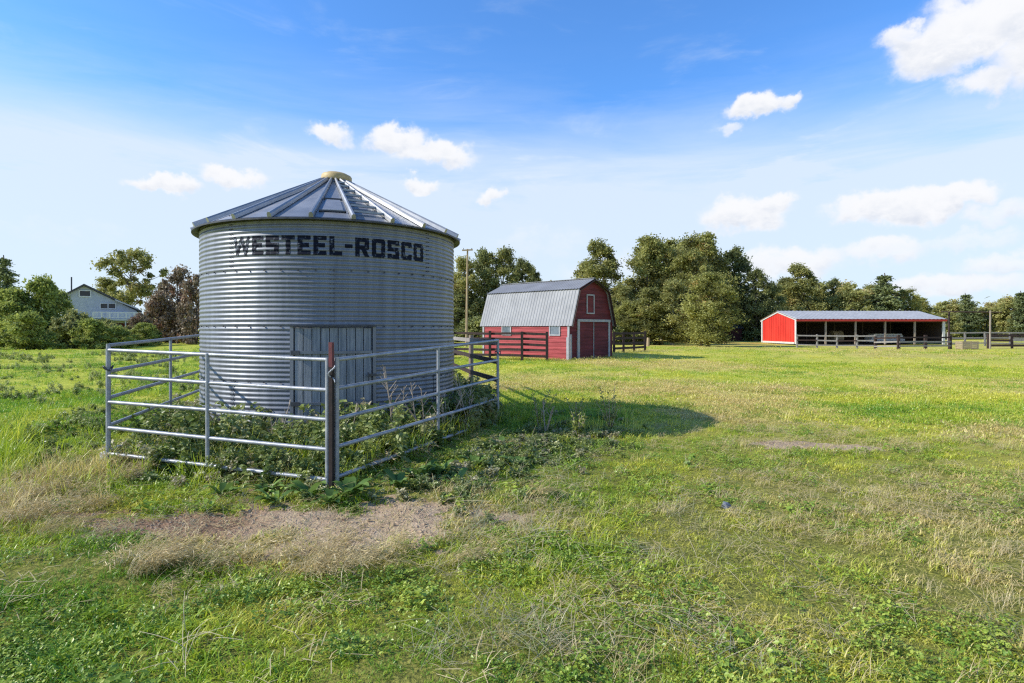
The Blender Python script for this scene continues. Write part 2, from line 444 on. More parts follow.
# ground sheet
def ground():
    xs = np.concatenate([-np.geomspace(14, 1600, 60)[::-1], np.arange(-13.8, 14, .13), np.geomspace(14, 1600, 60)])
    ys = np.concatenate([-np.geomspace(4, 900, 24)[::-1], np.arange(-3.8, 1.0, .4), np.arange(1.0, 17, .13), np.geomspace(17, 2000, 110)])
    gx, gy = np.meshgrid(xs, ys)
    g = gz(gx, gy)
    nx, ny = len(xs), len(ys)
    v = np.stack([gx.ravel(), gy.ravel(), g.ravel()], 1)
    i = np.arange((nx-1)*(ny-1)); r = i//(nx-1); c = i % (nx-1)
    f = np.stack([r*nx+c, r*nx+c+1, (r+1)*nx+c+1, (r+1)*nx+c], 1)
    m, t, out = new_mat('meadow_soil')
    geo = t.node('ShaderNodeNewGeometry').outputs['Position']
    dirt = t.attr('dirt').outputs['Fac']; dry = t.attr('dry').outputs['Fac']; red = t.attr('red').outputs['Fac']; far = t.attr('far').outputs['Fac']
    n1 = t.noise(geo, 1.1, 6, .65); n2 = t.noise(geo, 9, 5, .6); n3 = t.noise(t.mapping(geo, (1, .45, 1)), .16, 5, .6); n4 = t.noise(geo, 45, 4, .6)
    green = t.mix(t.ramp(n1, .3, .7), (.40, .46, .052, 1), (.56, .56, .075, 1))
    gx_ = t.node('ShaderNodeSeparateXYZ'); t.put(gx_.inputs[0], geo)
    green = t.mix(t.math('MULTIPLY', t.ramp(n3, .38, .66), t.ramp(gx_.outputs[0], -9, -2.5)), green, (.68, .60, .11, 1))
    straw = t.mix(t.ramp(n2, .3, .7), (.50, .39, .13, 1), (.66, .52, .20, 1))
    gcol = t.mix(t.math('MULTIPLY', dry, t.fmix(n2, .35, 1.0)), green, straw)
    near = t.mix(t.ramp(n4, .3, .7), (.11, .12, .026, 1), (.32, .31, .07, 1))       # thatch under the blades
    gcol = t.mix(t.math('MULTIPLY', t.ramp(n4, .55, .3), .35), gcol, (.22, .26, .05, 1))
    gcol = t.mix(far, near, gcol)
    soil = t.mix(t.ramp(n2, .3, .7), (.40, .29, .185, 1), (.56, .425, .29, 1))
    rsoil = t.mix(t.ramp(n4, .35, .65), (.17, .105, .065, 1), (.42, .27, .17, 1))
    soil = t.mix(red, soil, rsoil)
    soil = t.mix(t.math('MULTIPLY', t.ramp(n4, .60, .72), .6), soil, (.10, .075, .055, 1))
    col = t.mix(t.ramp(t.math('ADD', dirt, t.math('MULTIPLY', t.math('SUBTRACT', n2, .5), .6)), .30, .62), gcol, soil)
    h = t.math('ADD', t.math('MULTIPLY', n4, .35), n2)
    principled(t, out, col, .95, 0, t.bump(h, .8, .05), .1)
    M['meadow_soil'] = m
    o = np_mesh('ground', v, f, 'meadow_soil', True)
    x = gx.ravel(); y = gy.ravel(); r = np.hypot(x, y)
    for nm, val in (('dirt', dirt_mask(x, y)), ('dry', dry_mask(x, y)), ('far', sst(5, 18, r)), ('red', sst(-1.9, -2.6, x))):
        a = o.data.attributes.new(nm, 'FLOAT', 'POINT'); a.data.foreach_set('value', val.astype(np.float32))
    tag(o, kind='structure')
ground()

# ------------------------------------------------------------------ grain bin
def build_bin():
    cx, cy = BIN_C; z0 = .14
    root = thing('grain_bin', 'round corrugated galvanised grain bin with a conical ribbed roof standing inside the pipe panels', 'grain bin', (cx, cy, 0))
    facing = math.atan2(-cy, -cx)          # bearing towards the viewer's side
    def at(a, r, z):                        # a>0 turns to the right seen from the pasture
        b = facing+a
        return Vector((cx+r*math.cos(b), cy+r*math.sin(b), z))
    pitch, amp, H = .0679, .0058, 3.18
    def rad(z): return BIN_R+amp*math.cos(2*PI*(z-z0)/pitch)
    n = int(H/pitch*9); seg = 220
    zz = np.linspace(z0, z0+H-.01, n); rr = BIN_R+amp*np.cos(2*np.pi*(zz-z0)/pitch)
    # rings overlap a little: the upper sheet stands proud of the lower one
    ring = np.floor((zz-z0)/.815); rr = rr+ring*.0015
    th = facing+np.linspace(0, 2*np.pi, seg, endpoint=False)
    dent = (fbm(np.cos(th)*2.2+5, np.sin(th)*2.2, 71, 3)-.5)*.016
    V = np.stack([cx+(rr[:, None]+dent[None, :])*np.cos(th)[None, :], cy+(rr[:, None]+dent[None, :])*np.sin(th)[None, :], np.repeat(zz[:, None], seg, 1)], 2).reshape(-1, 3)
    i = np.arange((n-1)*seg); r_ = i//seg; c_ = i % seg; c2 = (c_+1) % seg
    F = np.stack([r_*seg+c_, r_*seg+c2, (r_+1)*seg+c2, (r_+1)*seg+c_], 1)
    V -= np.array([cx, cy, 0])
    wall = np_mesh('wall', V, F, 'galvanised_steel', True); wall.parent = root
    wall.data.materials.append(M['dark_steel'])
    SEAMS = (R(-42), R(-.6), R(-42.6)+R(3), R(-.6), R(-42.6))[0:2]+(R(-.6), R(-42.6))
    # bolt rows and lap seams
    b = MB()
    for k in (1, 2, 3):
        z = z0+.815*k-.03
        for q in range(54):
            a = 2*PI*q/54
            p = at(a, BIN_R+.012, z); nrm = Vector((p.x-cx, p.y-cy, 0)).normalized()
            b.tube([p-nrm*.004, p+nrm*.014], .011, 6)
    for k, offs in enumerate(SEAMS):
        for q in range(4):
            a0 = offs+q*PI/2-(R(4.8) if k == 3 and q == 1 else 0)
            for dz in np.arange(.045, .80, .068):
                z = z0+.815*k+dz
                for da in (-.010, .010):
                    p = at(a0+da, BIN_R+.008, z); nrm = Vector((p.x-cx, p.y-cy, 0)).normalized()
                    b.tube([p-nrm*.004, p+nrm*.012], .008, 6)
    b.build('bolts', 'dark_steel', root)
    for k, offs in enumerate(SEAMS):
        for q in range(4):
            a0 = offs+q*PI/2-(R(4.8) if k == 3 and q == 1 else 0)
            za = z0+.815*k; zs = np.linspace(za, min(za+.815, z0+H-.02), 60)
            vs = []; s = MB()
            for z in zs:
                for da in (-.016, .016): vs.append(at(a0+da, rad(z)+.005, z))
            s.add(vs, [(2*j, 2*j+1, 2*j+3, 2*j+2) for j in range(59)], True)
            s.build('lap_seam', 'galvanised_steel', root)
    # foundation lip
    MB().lathe((cx, cy, 0), [(BIN_R+.10, -.06), (BIN_R+.10, .12), (BIN_R-.05, .13)], 64).build('foundation_ring', 'stone_pale', root)
    # roof cone
    ze = z0+H; Re = BIN_R+.10; Ht = 1.02; rt = .24
    nr = 24; ph = R(-7.9)
    c = MB()
    ang = [ph+2*PI*k/nr for k in range(nr)]
    slope = Ht/(Re-rt)
    def roofz(r): return ze+(Re-r)*slope-.02
    for k in range(nr):
        a0, a1 = ang[k], ang[k]+2*PI/nr
        sub = 6
        for j in range(sub):
            b0 = a0+(a1-a0)*j/sub; b1 = a0+(a1-a0)*(j+1)/sub
            c.quad(at(b0, Re, roofz(Re)), at(b1, Re, roofz(Re)), at(b1, rt, roofz(rt)), at(b0, rt, roofz(rt)))
    c.build('roof', 'galvanised_roof', root)
    for k in range(nr):
        rb = MB(); a = ang[k]
        p0 = at(a, Re+.015, roofz(Re)+.015); p1 = at(a, rt+.01, roofz(rt)+.02)
        d = (p1-p0).normalized(); side = d.cross(Vector((0, 0, 1))).normalized(); up = side.cross(d).normalized()
        if up.z < 0: up = -up
        prof = [(-.034, -.012), (-.030, .040), (-.014, .062), (.014, .062), (.030, .040), (.034, -.012)]
        vs = [p0+side*u+up*w for u, w in prof]+[p1+side*u*.62+up*w*.7 for u, w in prof]
        rb.add(vs, [(j, j+1, 7+j, 6+j) for j in range(5)]); rb.add(vs[:6], [tuple(range(6))]); rb.add(vs[6:], [tuple(range(6))])
        rb.build('roof_rib', 'galvanised_roof', root)
    # eave ring: folded down edge over the wall
    MB().lathe((cx, cy, 0), [(BIN_R+.012, ze-.005), (Re+.005, roofz(Re)-.026), (Re+.02, roofz(Re)-.026), (Re+.022, roofz(Re)-.004), (Re-.02, roofz(Re)+.016)], 108, False).build('eave', 'dark_steel', root)
    # hatch in the gore left of the ladder
    am = ph+PI/nr+2*PI/nr*1 - 2*PI/nr
    h = MB()
    def rp(a, r, lift): return at(a, r, roofz(r)+lift)
    wd = .105
    for r in (1.98, 1.38):
        h = MB(); h.beam(rp(am-wd*.95, r, .02), rp(am+wd*.95, r, .02), .035, .022)
        h.build('hatch_frame', 'dark_steel', root)
    hp = MB()
    A, B, C_, D_ = rp(am-wd*.75, 1.93, .012), rp(am+wd*.75, 1.93, .012), rp(am+wd*.72, 1.44, .012), rp(am-wd*.72, 1.44, .012)
    hp.prism([A, B, C_, D_], (0, 0, .015)); hp.build('hatch', 'galvanised_roof', root)
    # ladder rungs between two ribs
    ad = ph+2*PI/nr+PI/nr
    ld = thing_part('roof_ladder', root)
    for r in (2.02, 1.74, 1.47, 1.20, .94, .70, .50):
        hw = .115
        MB().beam(rp(ad-hw, r, .05), rp(ad+hw, r, .05), .05, .03).build('rung', 'rung_steel', ld)
    # filler collar and lid
    zt = roofz(rt)
    MB().lathe((cx, cy, 0), [(rt+.015, zt-.02), (rt+.01, zt+.05), (rt-.01, zt+.055)], 32).build('collar', 'pipe_steel', root)
    tl = MB(); prof = [(.0, 0), (.262, 0), (.270, .02), (.265, .10), (.25, .12), (.17, .155), (.08, .172), (.001, .178)]
    tl.lathe((0, 0, 0), prof, 32)
    rot = Matrix.Rotation(R(4), 3, 'Y')
    tl.v = [tuple(rot @ Vector(v)+Vector((cx+.05, cy, zt+.03))) for v in tl.v]
    tl.build('lid', 'yellow_lid', root)
    # door of upright boards following the wall
    a0, a1 = R(-14.2), R(14.4); zb, zt2 = .16, 1.725
    dr = thing_part('door', root)
    nb = 9
    rng = random.Random(5)
    for k in range(nb):
        u0 = a0+(a1-a0)*k/nb+.0025; u1 = a0+(a1-a0)*(k+1)/nb-.0025
        top = zt2-rng.uniform(0, .02); bot = zb+rng.uniform(-.02, .03); out_ = BIN_R+.016+rng.uniform(0, .008)
        m = MB(); p = [at(u0, out_, bot), at(u1, out_, bot), at(u1, out_, top), at(u0, out_, top)]
        nrm = Vector((p[0].x-cx, p[0].y-cy, 0)).normalized()
        m.prism(p, nrm*.026); m.build('plank', 'grey_wood', dr)
    for a in (a0-.018, a1+.018):
        f = MB(); f.beam(at(a, BIN_R+.03, zb-.05), at(a, BIN_R+.03, zt2+.01), .05, .05, up=at(a, 1, 0)-at(a, 0, 0))
        f.build('frame', 'galvanised_steel', dr)
    l = MB()
    for k in range(10):
        u0 = a0-.03+(a1-a0+.06)*k/10; u1 = a0-.03+(a1-a0+.06)*(k+1)/10
        l.beam(at(u0, BIN_R+.055, zt2+.022), at(u1, BIN_R+.055, zt2+.022), .07, .022)
    l.build('lintel', 'dark_steel', dr)
    for z in (1.36, .62):
        m = MB()
        for k in range(10):
            u0 = a0+(a1-a0)*k/10; u1 = a0+(a1-a0)*(k+1)/10
            m.beam(at(u0, BIN_R+.062, z), at(u1, BIN_R+.062, z), .018, .04)
        m.build('strap', 'galvanised_steel', dr)
    hg = MB()
    for z in (1.36, .62):
        hg = MB(); hg.beam(at(a0-.02, BIN_R+.075, z), at(a0+.035, BIN_R+.078, z), .014, .06); hg.build('hinge', 'dark_steel', dr)
    lt_ = MB(); lt_.beam(at(a1-.03, BIN_R+.085, 1.02), at(a1+.025, BIN_R+.085, 1.02), .016, .035); lt_.tube([at(a1-.03, BIN_R+.10, 1.06), at(a1-.03, BIN_R+.105, .93)], .012, 6); lt_.build('latch', 'dark_steel', dr)
    # painted lettering following the corrugations
    LH = .28; zl = 2.775
    st = .255
    def rect(x0, y0, x1, y1): return lambda u, v: (x0 <= u <= x1) and (y0 <= v <= y1)
    def seg_(ax, ay, bx, by, w):
        def fn(u, v):
            dx, dy = bx-ax, by-ay; L2 = dx*dx+dy*dy
            s_ = max(0, min(1, ((u-ax)*dx+(v-ay)*dy)/L2)); return (u-ax-s_*dx)**2+(v-ay-s_*dy)**2 <= (w/2)**2
        return fn
    S_ = st
    glyph = {   # unit box: width .78, height 1
        'W': (1.16, [seg_(.09, 1.05, .29, .05, S_*.72), seg_(.29, .05, .58, .95, S_*.72), seg_(.58, .95, .87, .05, S_*.72), seg_(.87, .05, 1.07, 1.05, S_*.72)]),
        'E': (.70, [rect(0, 0, S_, 1), rect(0, 0, .70, S_*.85), rect(0, .41, .62, .41+S_*.8), rect(0, 1-S_*.85, .70, 1)]),
        'S': (.76, [rect(0, 0, .76, S_*.85), rect(0, .41, .76, .41+S_*.85), rect(0, 1-S_*.85, .76, 1), rect(0, .45, S_, .95), rect(.76-S_, .05, .76, .5), rect(0, 0, S_, .26), rect(.76-S_, .74, .76, 1)]),
        'T': (.74, [rect(0, 1-S_*.85, .74, 1), rect(.37-S_/2, 0, .37+S_/2, 1)]),
        'L': (.68, [rect(0, 0, S_, 1), rect(0, 0, .68, S_*.85)]),
        '-': (.42, [rect(0, .42, .42, .42+S_*.8)]),
        'R': (.80, [rect(0, 0, S_, 1), rect(0, 1-S_*.85, .76, 1), rect(0, .38, .76, .38+S_*.85), rect(.78-S_, .42, .78, .96), seg_(.45, .42, .70, -.05, S_*.95)]),
        'O': (.80, [rect(0, .06, S_, .94), rect(.80-S_, .06, .80, .94), rect(.06, 0, .74, S_*.85), rect(.06, 1-S_*.85, .74, 1)]),
        'C': (.76, [rect(0, .06, S_, .94), rect(.06, 0, .72, S_*.85), rect(.06, 1-S_*.85, .72, 1), rect(.76-S_, .06, .76, .30), rect(.76-S_, .70, .76, .94)]),
    }
    text = 'WESTEEL-ROSCO'
    gap = .15
    tot = sum(glyph[ch][0] for ch in text)+gap*(len(text)-1)
    aL, aR = R(-41.0), R(39.7)
    sc = (aR-aL)/tot                        # radians per unit
    lt = MB(); u = 0
    step = .022
    for ch in text:
        w, shapes = glyph[ch]
        nx = int(round(w/step)); ny = int(round(1/step))
        for ix in range(nx):
            for iy in range(ny):
                uu = (ix+.5)/nx*w; vv = (iy+.5)/ny
                if any(s_(uu, vv) for s_ in shapes):
                    q = []
                    for (ex, ey) in ((0, 0), (1, 0), (1, 1), (0, 1)):
                        z = zl+LH*(iy+ey)/ny; a = aL+(u+(ix+ex)/nx*w)*sc
                        b_ = facing+a
                        j = ((b_-th[0]) % (2*PI))/(2*PI)*seg; j0 = int(j) % seg; fr = j-int(j)
                        dd = dent[j0]*(1-fr)+dent[(j0+1) % seg]*fr
                        q.append(at(a, rad(z)+.0015*math.floor((z-z0)/.815)+dd+.004, z))
                    lt.add(q, [(0, 1, 2, 3)], True)
        u += w+gap
    m, t, out = new_mat('worn_navy_paint')
    oc = t.node('ShaderNodeTexCoord').outputs['Object']
    n1 = t.noise(oc, 16, 6, .7); n2 = t.noise(t.mapping(oc, (3, 3, .6)), 2.0, 3, .6)
    sp = t.node('ShaderNodeSeparateXYZ'); t.put(sp.inputs[0], oc)
    fade = t.ramp(sp.outputs[0], -.2, -1.25)
    k = t.math('ADD', t.math('MULTIPLY', fade, .13), t.math('MULTIPLY', n2, .12))
    wear = t.ramp(t.math('ADD', n1, k), .60, .80)
    col = t.mix(wear, (.006, .009, .022, 1), (.25, .28, .33, 1))
    principled(t, out, col, .7, t.math('MULTIPLY', wear, .3), None, .2)
    M['worn_navy_paint'] = m
    lt.build('lettering', 'worn_navy_paint', root)
def thing_part(name, parent):
    o = bpy.data.objects.new(name, None); COL.objects.link(o); o.parent = parent; o.empty_display_size = .1
    return o
build_bin()

# ------------------------------------------------------------------ pipe panels
PIPE_GROUP = 'galvanised pipe panels around the grain bin'
def pipe_panel(name_label, P, Q, zP, zQ, uprights, footP=None, footQ=None, r=.0225):
    """P,Q ground points; zP,zQ rail heights at each end; uprights = list of fractions"""
    base = Vector(((P[0]+Q[0])/2, (P[1]+Q[1])/2, 0))
    root = thing('pipe_panel', name_label, 'livestock panel', base, PIPE_GROUP)
    def pt(s, z): return Vector((P[0]+(Q[0]-P[0])*s, P[1]+(Q[1]-P[1])*s, z))
    for a, b in zip(zP, zQ):
        sag = random.uniform(-.006, .006)
        MB().tube([pt(0, a), pt(.25, a*.75+b*.25+sag*.7), pt(.5, (a+b)/2+sag), pt(.75, a*.25+b*.75+sag*.7), pt(1, b)], r, 10).build('rail', 'pipe_steel', root)
    for s in uprights:
        top = zP[0]*(1-s)+zQ[0]*s; low = zP[-1]*(1-s)+zQ[-1]*s
        p = pt(s, 0)
        end = s in (0, 1)
        foot = gzf(p.x, p.y)-.02 if end else low-.01
        rr = r*1.15 if end else r*.95
        d = (pt(1, 0)-pt(0, 0)).normalized(); nn = Vector((-d.y, d.x, 0))
        off = nn*(-.0 if end else -.012)
        MB().tube([Vector((p.x, p.y, foot))+off, Vector((p.x, p.y, top+(.02 if end else .012)))+off], rr, 10).build('upright', 'pipe_steel', root)
        if end and s == (1 if P is PA or P[1] < 6.5 else 0) and name_label.find('back') < 0:   # chain loop that ties the corner
            cb = MB()
            for k in range(10):
                a = 2*PI*k/10; b_ = 2*PI*(k+1)/10; zc = top-.22
                cb.tube([(p.x+.05*math.cos(a), p.y+.05*math.sin(a), zc+.03*math.sin(a*2)), (p.x+.05*math.cos(b_), p.y+.05*math.sin(b_), zc+.03*math.sin(b_*2))], .008, 6)
            cb.build('chain', 'dark_steel', root)
        if end:   # square foot plate
            MB().box((p.x, p.y, foot+.03), (.09, .06, .012)).build('foot', 'pipe_steel', root)
    return root
zA = [1.375, 1.055, .74, .425, .105]
pipe_panel('pipe panel left of the rusty corner post, its rails shining in the sun', PB, (PA[0]-.05, PA[1]+.03), [1.445, 1.13, .815, .505, .19], zA, (0, .49, 1))
pipe_panel('long pipe panel right of the rusty post, standing before the bin door', (PA[0]+.04, PA[1]+.05), PC, [1.375, 1.07, .745, .45, .13], [1.50, 1.15, .83, .47, .12], (0, .5, 1))
pipe_panel('pipe panel running back along the left side of the bin', (PB[0]-.03, PB[1]+.05), PD, [1.50, 1.18, .86, .52, .20], [1.62, 1.30, .98, .64, .32], (0, .44, 1))
# right rear run: dark weathered rails
def side_rails():
    root = thing('rail_fence', 'brown weathered rails running back from the panel end behind the right side of the bin', 'fence', (PC[0], PC[1], 0))
    e = (-1.0, 13.8)
    zs0 = [1.47, 1.12, .80, .44]; zs1 = [1.45, 1.10, .73, .37]
    for a, b in zip(zs0, zs1):
        MB().beam((PC[0]-.02, PC[1]+.06, a), (e[0], e[1], b), .035, .085).build('rail', 'silver_wood' if a > 1.3 else 'stained_wood', root)
        MB().beam((e[0], e[1]+.02, b), (PE[0], PE[1], b), .035, .085).build('rail', 'silver_wood' if a > 1.3 else 'stained_wood', root)
    for (x, y) in (e, PE):
        MB().tube([(x+.06, y, gzf(x, y)-.1), (x+.06, y, 1.56)], .055, 8).build('post', 'post_wood', root)
side_rails()
def corner_post():
    x, y = PA
    root = thing('fence_post', 'rusty red topped steel post at the front corner of the pen', 'post', (x, y, 0))
    z = gzf(x, y)
    MB().beam((x, y, z-.15), (x+.0, y, 1.30), .04, .04, up=(.3, 1, 0)).build('shaft', 'rusty_steel', root)
    MB().beam((x, y, 1.301), (x-.004, y, 1.56), .041, .041, up=(.3, 1, 0)).build('painted_top', 'faded_red_paint', root)
    ch = MB()
    for k in range(9):
        a = 2*PI*k/9; ch.tube([(x+.035*math.cos(a)+.01, y-.03+.02*math.sin(a), 1.20+.018*k-.06), (x+.035*math.cos(a+.8)+.01, y-.03+.02*math.sin(a+.8), 1.23+.018*k-.06)], .008, 6)
    ch.build('latch_chain', 'pipe_steel', root)
corner_post()

# ------------------------------------------------------------------ barn
def roof_sheet(mb, a0, a1, b0, b1, pitch=.2, amp=.024, smooth=False):
    """ribbed sheet: a0->a1 along the eave, b0->b1 along the upper edge"""
    a0, a1, b0, b1 = map(Vector, (a0, a1, b0, b1))
    L = (a1-a0).length; n = max(4, int(L/pitch)*4)
    nrm = (a1-a0).cross(b0-a0).normalized()
    if nrm.z < 0: nrm = -nrm
    vs = []; prof = [0, 1, 1, 0]
    for i in range(n+1):
        s = i/n; h = nrm*(amp*prof[i % 4])
        vs += [a0.lerp(a1, s)+h, b0.lerp(b1, s)+h]
    mb.add(vs, [(2*i, 2*i+2, 2*i+3, 2*i+1) for i in range(n)], smooth)
    low = nrm*.02
    mb.add([a0-low, a1-low, b1-low, b0-low], [(0, 1, 2, 3)])
    return mb
def siding(mb, o, u, nrm, z0, z1, left, right, course=.20, lap=.022):
    o = Vector(o); u = Vector(u); nrm = Vector(nrm)
    z = z0
    while z < z1-.01:
        zt = min(z+course, z1)
        l0, r0, l1, r1 = left(z), right(z), left(zt), right(zt)
        pts = [o+u*l0+nrm*lap+Vector((0, 0, z)), o+u*r0+nrm*lap+Vector((0, 0, z)), o+u*r1+nrm*.001+Vector((0, 0, zt)), o+u*l1+nrm*.001+Vector((0, 0, zt))]
        mb.quad(*pts)
        mb.quad(o+u*l0+Vector((0, 0, z)), o+u*r0+Vector((0, 0, z)), pts[1], pts[0])
        z = zt
    return mb
def build_barn():
    K = Vector((3.18, 33.0, 0))
    g = Vector((.694, .72, 0)).normalized()     # along the gable
    l = Vector((-.72, .694, 0)).normalized()    # along the long wall, going back left
    Wd, Ln = 4.05, 6.95
    ng = -l; nl = -g                            # outward: gable faces -l, long wall faces -g
    root = thing('barn', 'small red barn with a grey gambrel roof and double doors in its shaded end', 'barn', K)
    up = Vector((0, 0, 1))
    ez, bz, rz = 2.02, 3.88, 4.50; bi = .62     # eave, break, ridge heights; break inset
    ze = ez
    def half(z):                                # left limit of the gable at height z
        if z <= ez: return 0
        if z <= bz: return bi*(z-ez)/(bz-ez)
        return bi+(Wd/2-bi)*(z-bz)/(rz-bz)
    lf = MB()
    siding(lf, K, l, nl, -.05, ez+.02, lambda z: 0, lambda z: Ln)
    lf.build('long_wall', 'barn_red', root)
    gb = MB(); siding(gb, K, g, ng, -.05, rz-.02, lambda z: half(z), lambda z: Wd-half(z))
    gb.build('gable_wall', 'barn_red_shaded', root)
    bk = MB()
    siding(bk, K+g*Wd, l, g, -.05, ez+.02, lambda z: 0, lambda z: Ln)
    siding(bk, K+l*Ln, g, l, -.05, rz-.02, lambda z: half(z), lambda z: Wd-half(z))
    bk.build('rear_wall', 'barn_red', root)
    # roof with overhang at both ends and at the eaves
    oh = .22; eo = .16
    s0 = K-l*oh; s1 = K+l*(Ln+oh)
    dl = Vector((bi, bz-ez)); dl.normalize()
    def P(s, off, z): return s+g*off+up*z
    ex, ezz = -eo*dl.x*1.6, ez-eo*dl.y
    for nm, sgn in (('lower_roof', 0), ('far_lower_roof', 1)):
        mb = MB()
        f = (lambda o: o) if not sgn else (lambda o: Wd-o)
        roof_sheet(mb, P(s0, f(ex), ezz), P(s1, f(ex), ezz), P(s0, f(bi-.02), bz+.06), P(s1, f(bi-.02), bz+.06), .21)
        mb.build('lower_roof', 'barn_roof', root)
        mb = MB()
        roof_sheet(mb, P(s0, f(bi-.10), bz+.055), P(s1, f(bi-.10), bz+.055), P(s0, f(Wd/2), rz+.09), P(s1, f(Wd/2), rz+.09), .21)
        mb.build('upper_roof', 'barn_roof', root)
    rc = MB(); rc.beam(P(s0, Wd/2, rz+.12), P(s1, Wd/2, rz+.12), .2, .03); rc.build('ridge_cap', 'barn_roof', root)
    # barge boards along the gable edge
    for f in ((lambda o: o), (lambda o: Wd-o)):
        bb = MB()
        bb.beam(P(s0, f(ex+.03), ezz-.06), P(s0, f(bi), bz-.03), .03, .14, up=-l)
        bb.beam(P(s0, f(bi), bz-.03), P(s0, f(Wd/2), rz+.0), .03, .14, up=-l)
        bb.build('barge_board', 'stained_wood', root)
    # soffit under the overhang keeps the far rake dark
    # corner boards
    for base in (K, K+l*Ln):
        m = MB(); c = base+nl*.03+l*(.07 if base is K or (base-K).length < .1 else -.07)
        m.box(c+up*(ez/2), (.14, .035, ez), (l, nl, up)); m.build('corner_board', 'barn_trim', root)
    m = MB(); m.box(K+ng*.03+g*.065+up*.7, (.13, .035, 1.4), (g, ng, up)); m.build('corner_board', 'barn_trim', root)
    # windows of the long wall
    for s in (1.05, 4.85):
        w = MB(); c = K+l*s+up*1.62
        for du in (-.36, .36): w.box(c+l*du+nl*.035, (.08, .05, .60), (l, nl, up))
        for dz in (-.26, .26): w.box(c+up*dz+nl*.036, (.64, .05, .08), (l, nl, up))
        wo = w.build('window', 'barn_trim', root)
        p = MB(); p.box(c+nl*.022, (.66, .02, .46), (l, nl, up)); p.build('pane', 'window_glass', wo)
    # loft door
    fr = MB(); c = K+g*(Wd/2-.18)+up*3.12
    for du in (-.33, .33): fr.box(c+g*du+ng*.035, (.075, .05, 1.12), (g, ng, up))
    for dz in (-.525, .525): fr.box(c+up*dz+ng*.036, (.585, .05, .075), (g, ng, up))
    ld = fr.build('loft_door', 'barn_trim', root)
    p = MB(); p.box(c+ng*.024, (.58, .02, .97), (g, ng, up)); p.build('panel', 'barn_red_shaded', ld)
    # double door with pale frame
    dc = K+g*2.18; dw, dh = 2.95, 2.12
    for sgn in (-1, 1):
        d = MB(); 
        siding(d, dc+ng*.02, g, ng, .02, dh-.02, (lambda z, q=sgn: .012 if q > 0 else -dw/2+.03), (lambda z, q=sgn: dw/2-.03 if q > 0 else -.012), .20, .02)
        do = d.build('barn_door', 'barn_red_shaded', root)
        st = MB(); st.box(dc+g*(sgn*.045)+ng*.055+up*(dh/2), (.05, .02, dh-.06), (g, ng, up)); st.build('stile', 'barn_trim' if sgn < 0 else 'barn_red_shaded', do)
    f = MB()
    for sgn in (-1, 1): f.box(dc+g*(sgn*dw/2)+ng*.05+up*(dh/2), (.19 if sgn < 0 else .15, .07, dh), (g, ng, up))
    f.box(dc+ng*.055+up*(dh+.06), (dw+.19, .09, .14), (g, ng, up))
    f.build('door_frame', 'barn_trim', root)
    # pale board leaning at the corner
    m = MB(); m.box(K-g*.22-l*.02+up*.62, (.16, .03, 1.25), (l, nl, up))
    o = m.build('leaning_board', 'barn_trim', None, loc=tuple(K-g*.22))
    tag(o, 'narrow grey board propped upright against the front corner of the small barn', 'board')
build_barn()

# ------------------------------------------------------------------ wood fences
def board_fence(label, pts, rails, mat, top=1.5, posth=1.58, pw=.14, rh=.13, group=None, name='board_fence', side=-1, matfn=None):
    base = Vector((pts[0][0], pts[0][1], gzf(*pts[0])))
    root = thing(name, label, 'fence', base, group)
    rng = random.Random(len(label))
    for i, (x, y) in enumerate(pts):
        z = gzf(x, y)
        MB().box((x, y, z+posth/2-.1), (pw, pw, posth+.2-rng.uniform(0, .08)), None).build('post', mat, root)
    for (x0, y0), (x1, y1) in zip(pts[:-1], pts[1:]):
        d = Vector((x1-x0, y1-y0, 0)).normalized(); n = Vector((d.y, -d.x, 0))*(pw/2+.022)*(-side)
        for k in range(rails):
            h = .28+(top-.28)*k/(rails-1)
            za, zb = gzf(x0, y0)+h+rng.uniform(-.02, .02), gzf(x1, y1)+h+rng.uniform(-.02, .02)
            MB().beam(Vector((x0, y0, za))+n, Vector((x1, y1, zb))+n, .035, rh).build('rail', matfn(k, rng) if matfn else mat, root)
    return root
board_fence('dark stained board fence standing before the lit long wall of the small barn',
            [(X(547, 31.6), 31.6), (X(522, 31.9), 31.9), (X(490, 32.6), 32.6), (X(452, 33.6), 33.6), (X(418, 34.6), 34.6)], 5, 'stained_wood', top=1.46, posth=1.6)
board_fence('short dark board fence running right from the barn door end',
            [(X(614, 40), 40), (X(623.5, 41), 41), (X(634, 42), 42), (X(645, 43.2), 43.2)], 4, 'stained_wood', top=1.28, posth=1.42, rh=.15)
mix_f = lambda k, r: 'silver_wood' if r.random() < .75 else 'stained_wood'
board_fence('silver grey board fence across the front of the long open shed',
            [(X(p, 60-.02*(p-790)), 60-.02*(p-790)) for p in (797, 817, 837, 857, 875)], 3, 'silver_wood', top=1.22, posth=1.35, matfn=mix_f)
board_fence('low board fence with dark square posts in front of the right half of the shed',
            [(X(875.5, 55), 55), (X(898.5, 50.5), 50.5), (X(925.5, 51), 51), (X(950, 51.5), 51.5)], 3, 'stained_wood', top=1.0, posth=1.22, pw=.2, matfn=lambda k, r: 'stained_wood' if k == 2 else 'silver_wood')
board_fence('dark plank fence past the pole gateway at the edge of the pasture',
            [(X(988, 53), 53), (X(1012, 53), 53), (X(1036, 53), 53), (X(1062, 53), 53), (X(1088, 53), 53)], 3, 'stained_wood', top=1.15, posth=1.3, rh=.2, matfn=lambda k, r: 'stained_wood' if r.random() < .7 else 'silver_wood')
board_fence('distant grey board fence seen behind the pole gateway',
            [(X(948, 62), 62), (X(965, 62), 62), (X(985, 62), 62), (X(1010, 62), 62), (X(1040, 62), 62), (X(1070, 62), 62)], 3, 'silver_wood', top=1.35, posth=1.45)
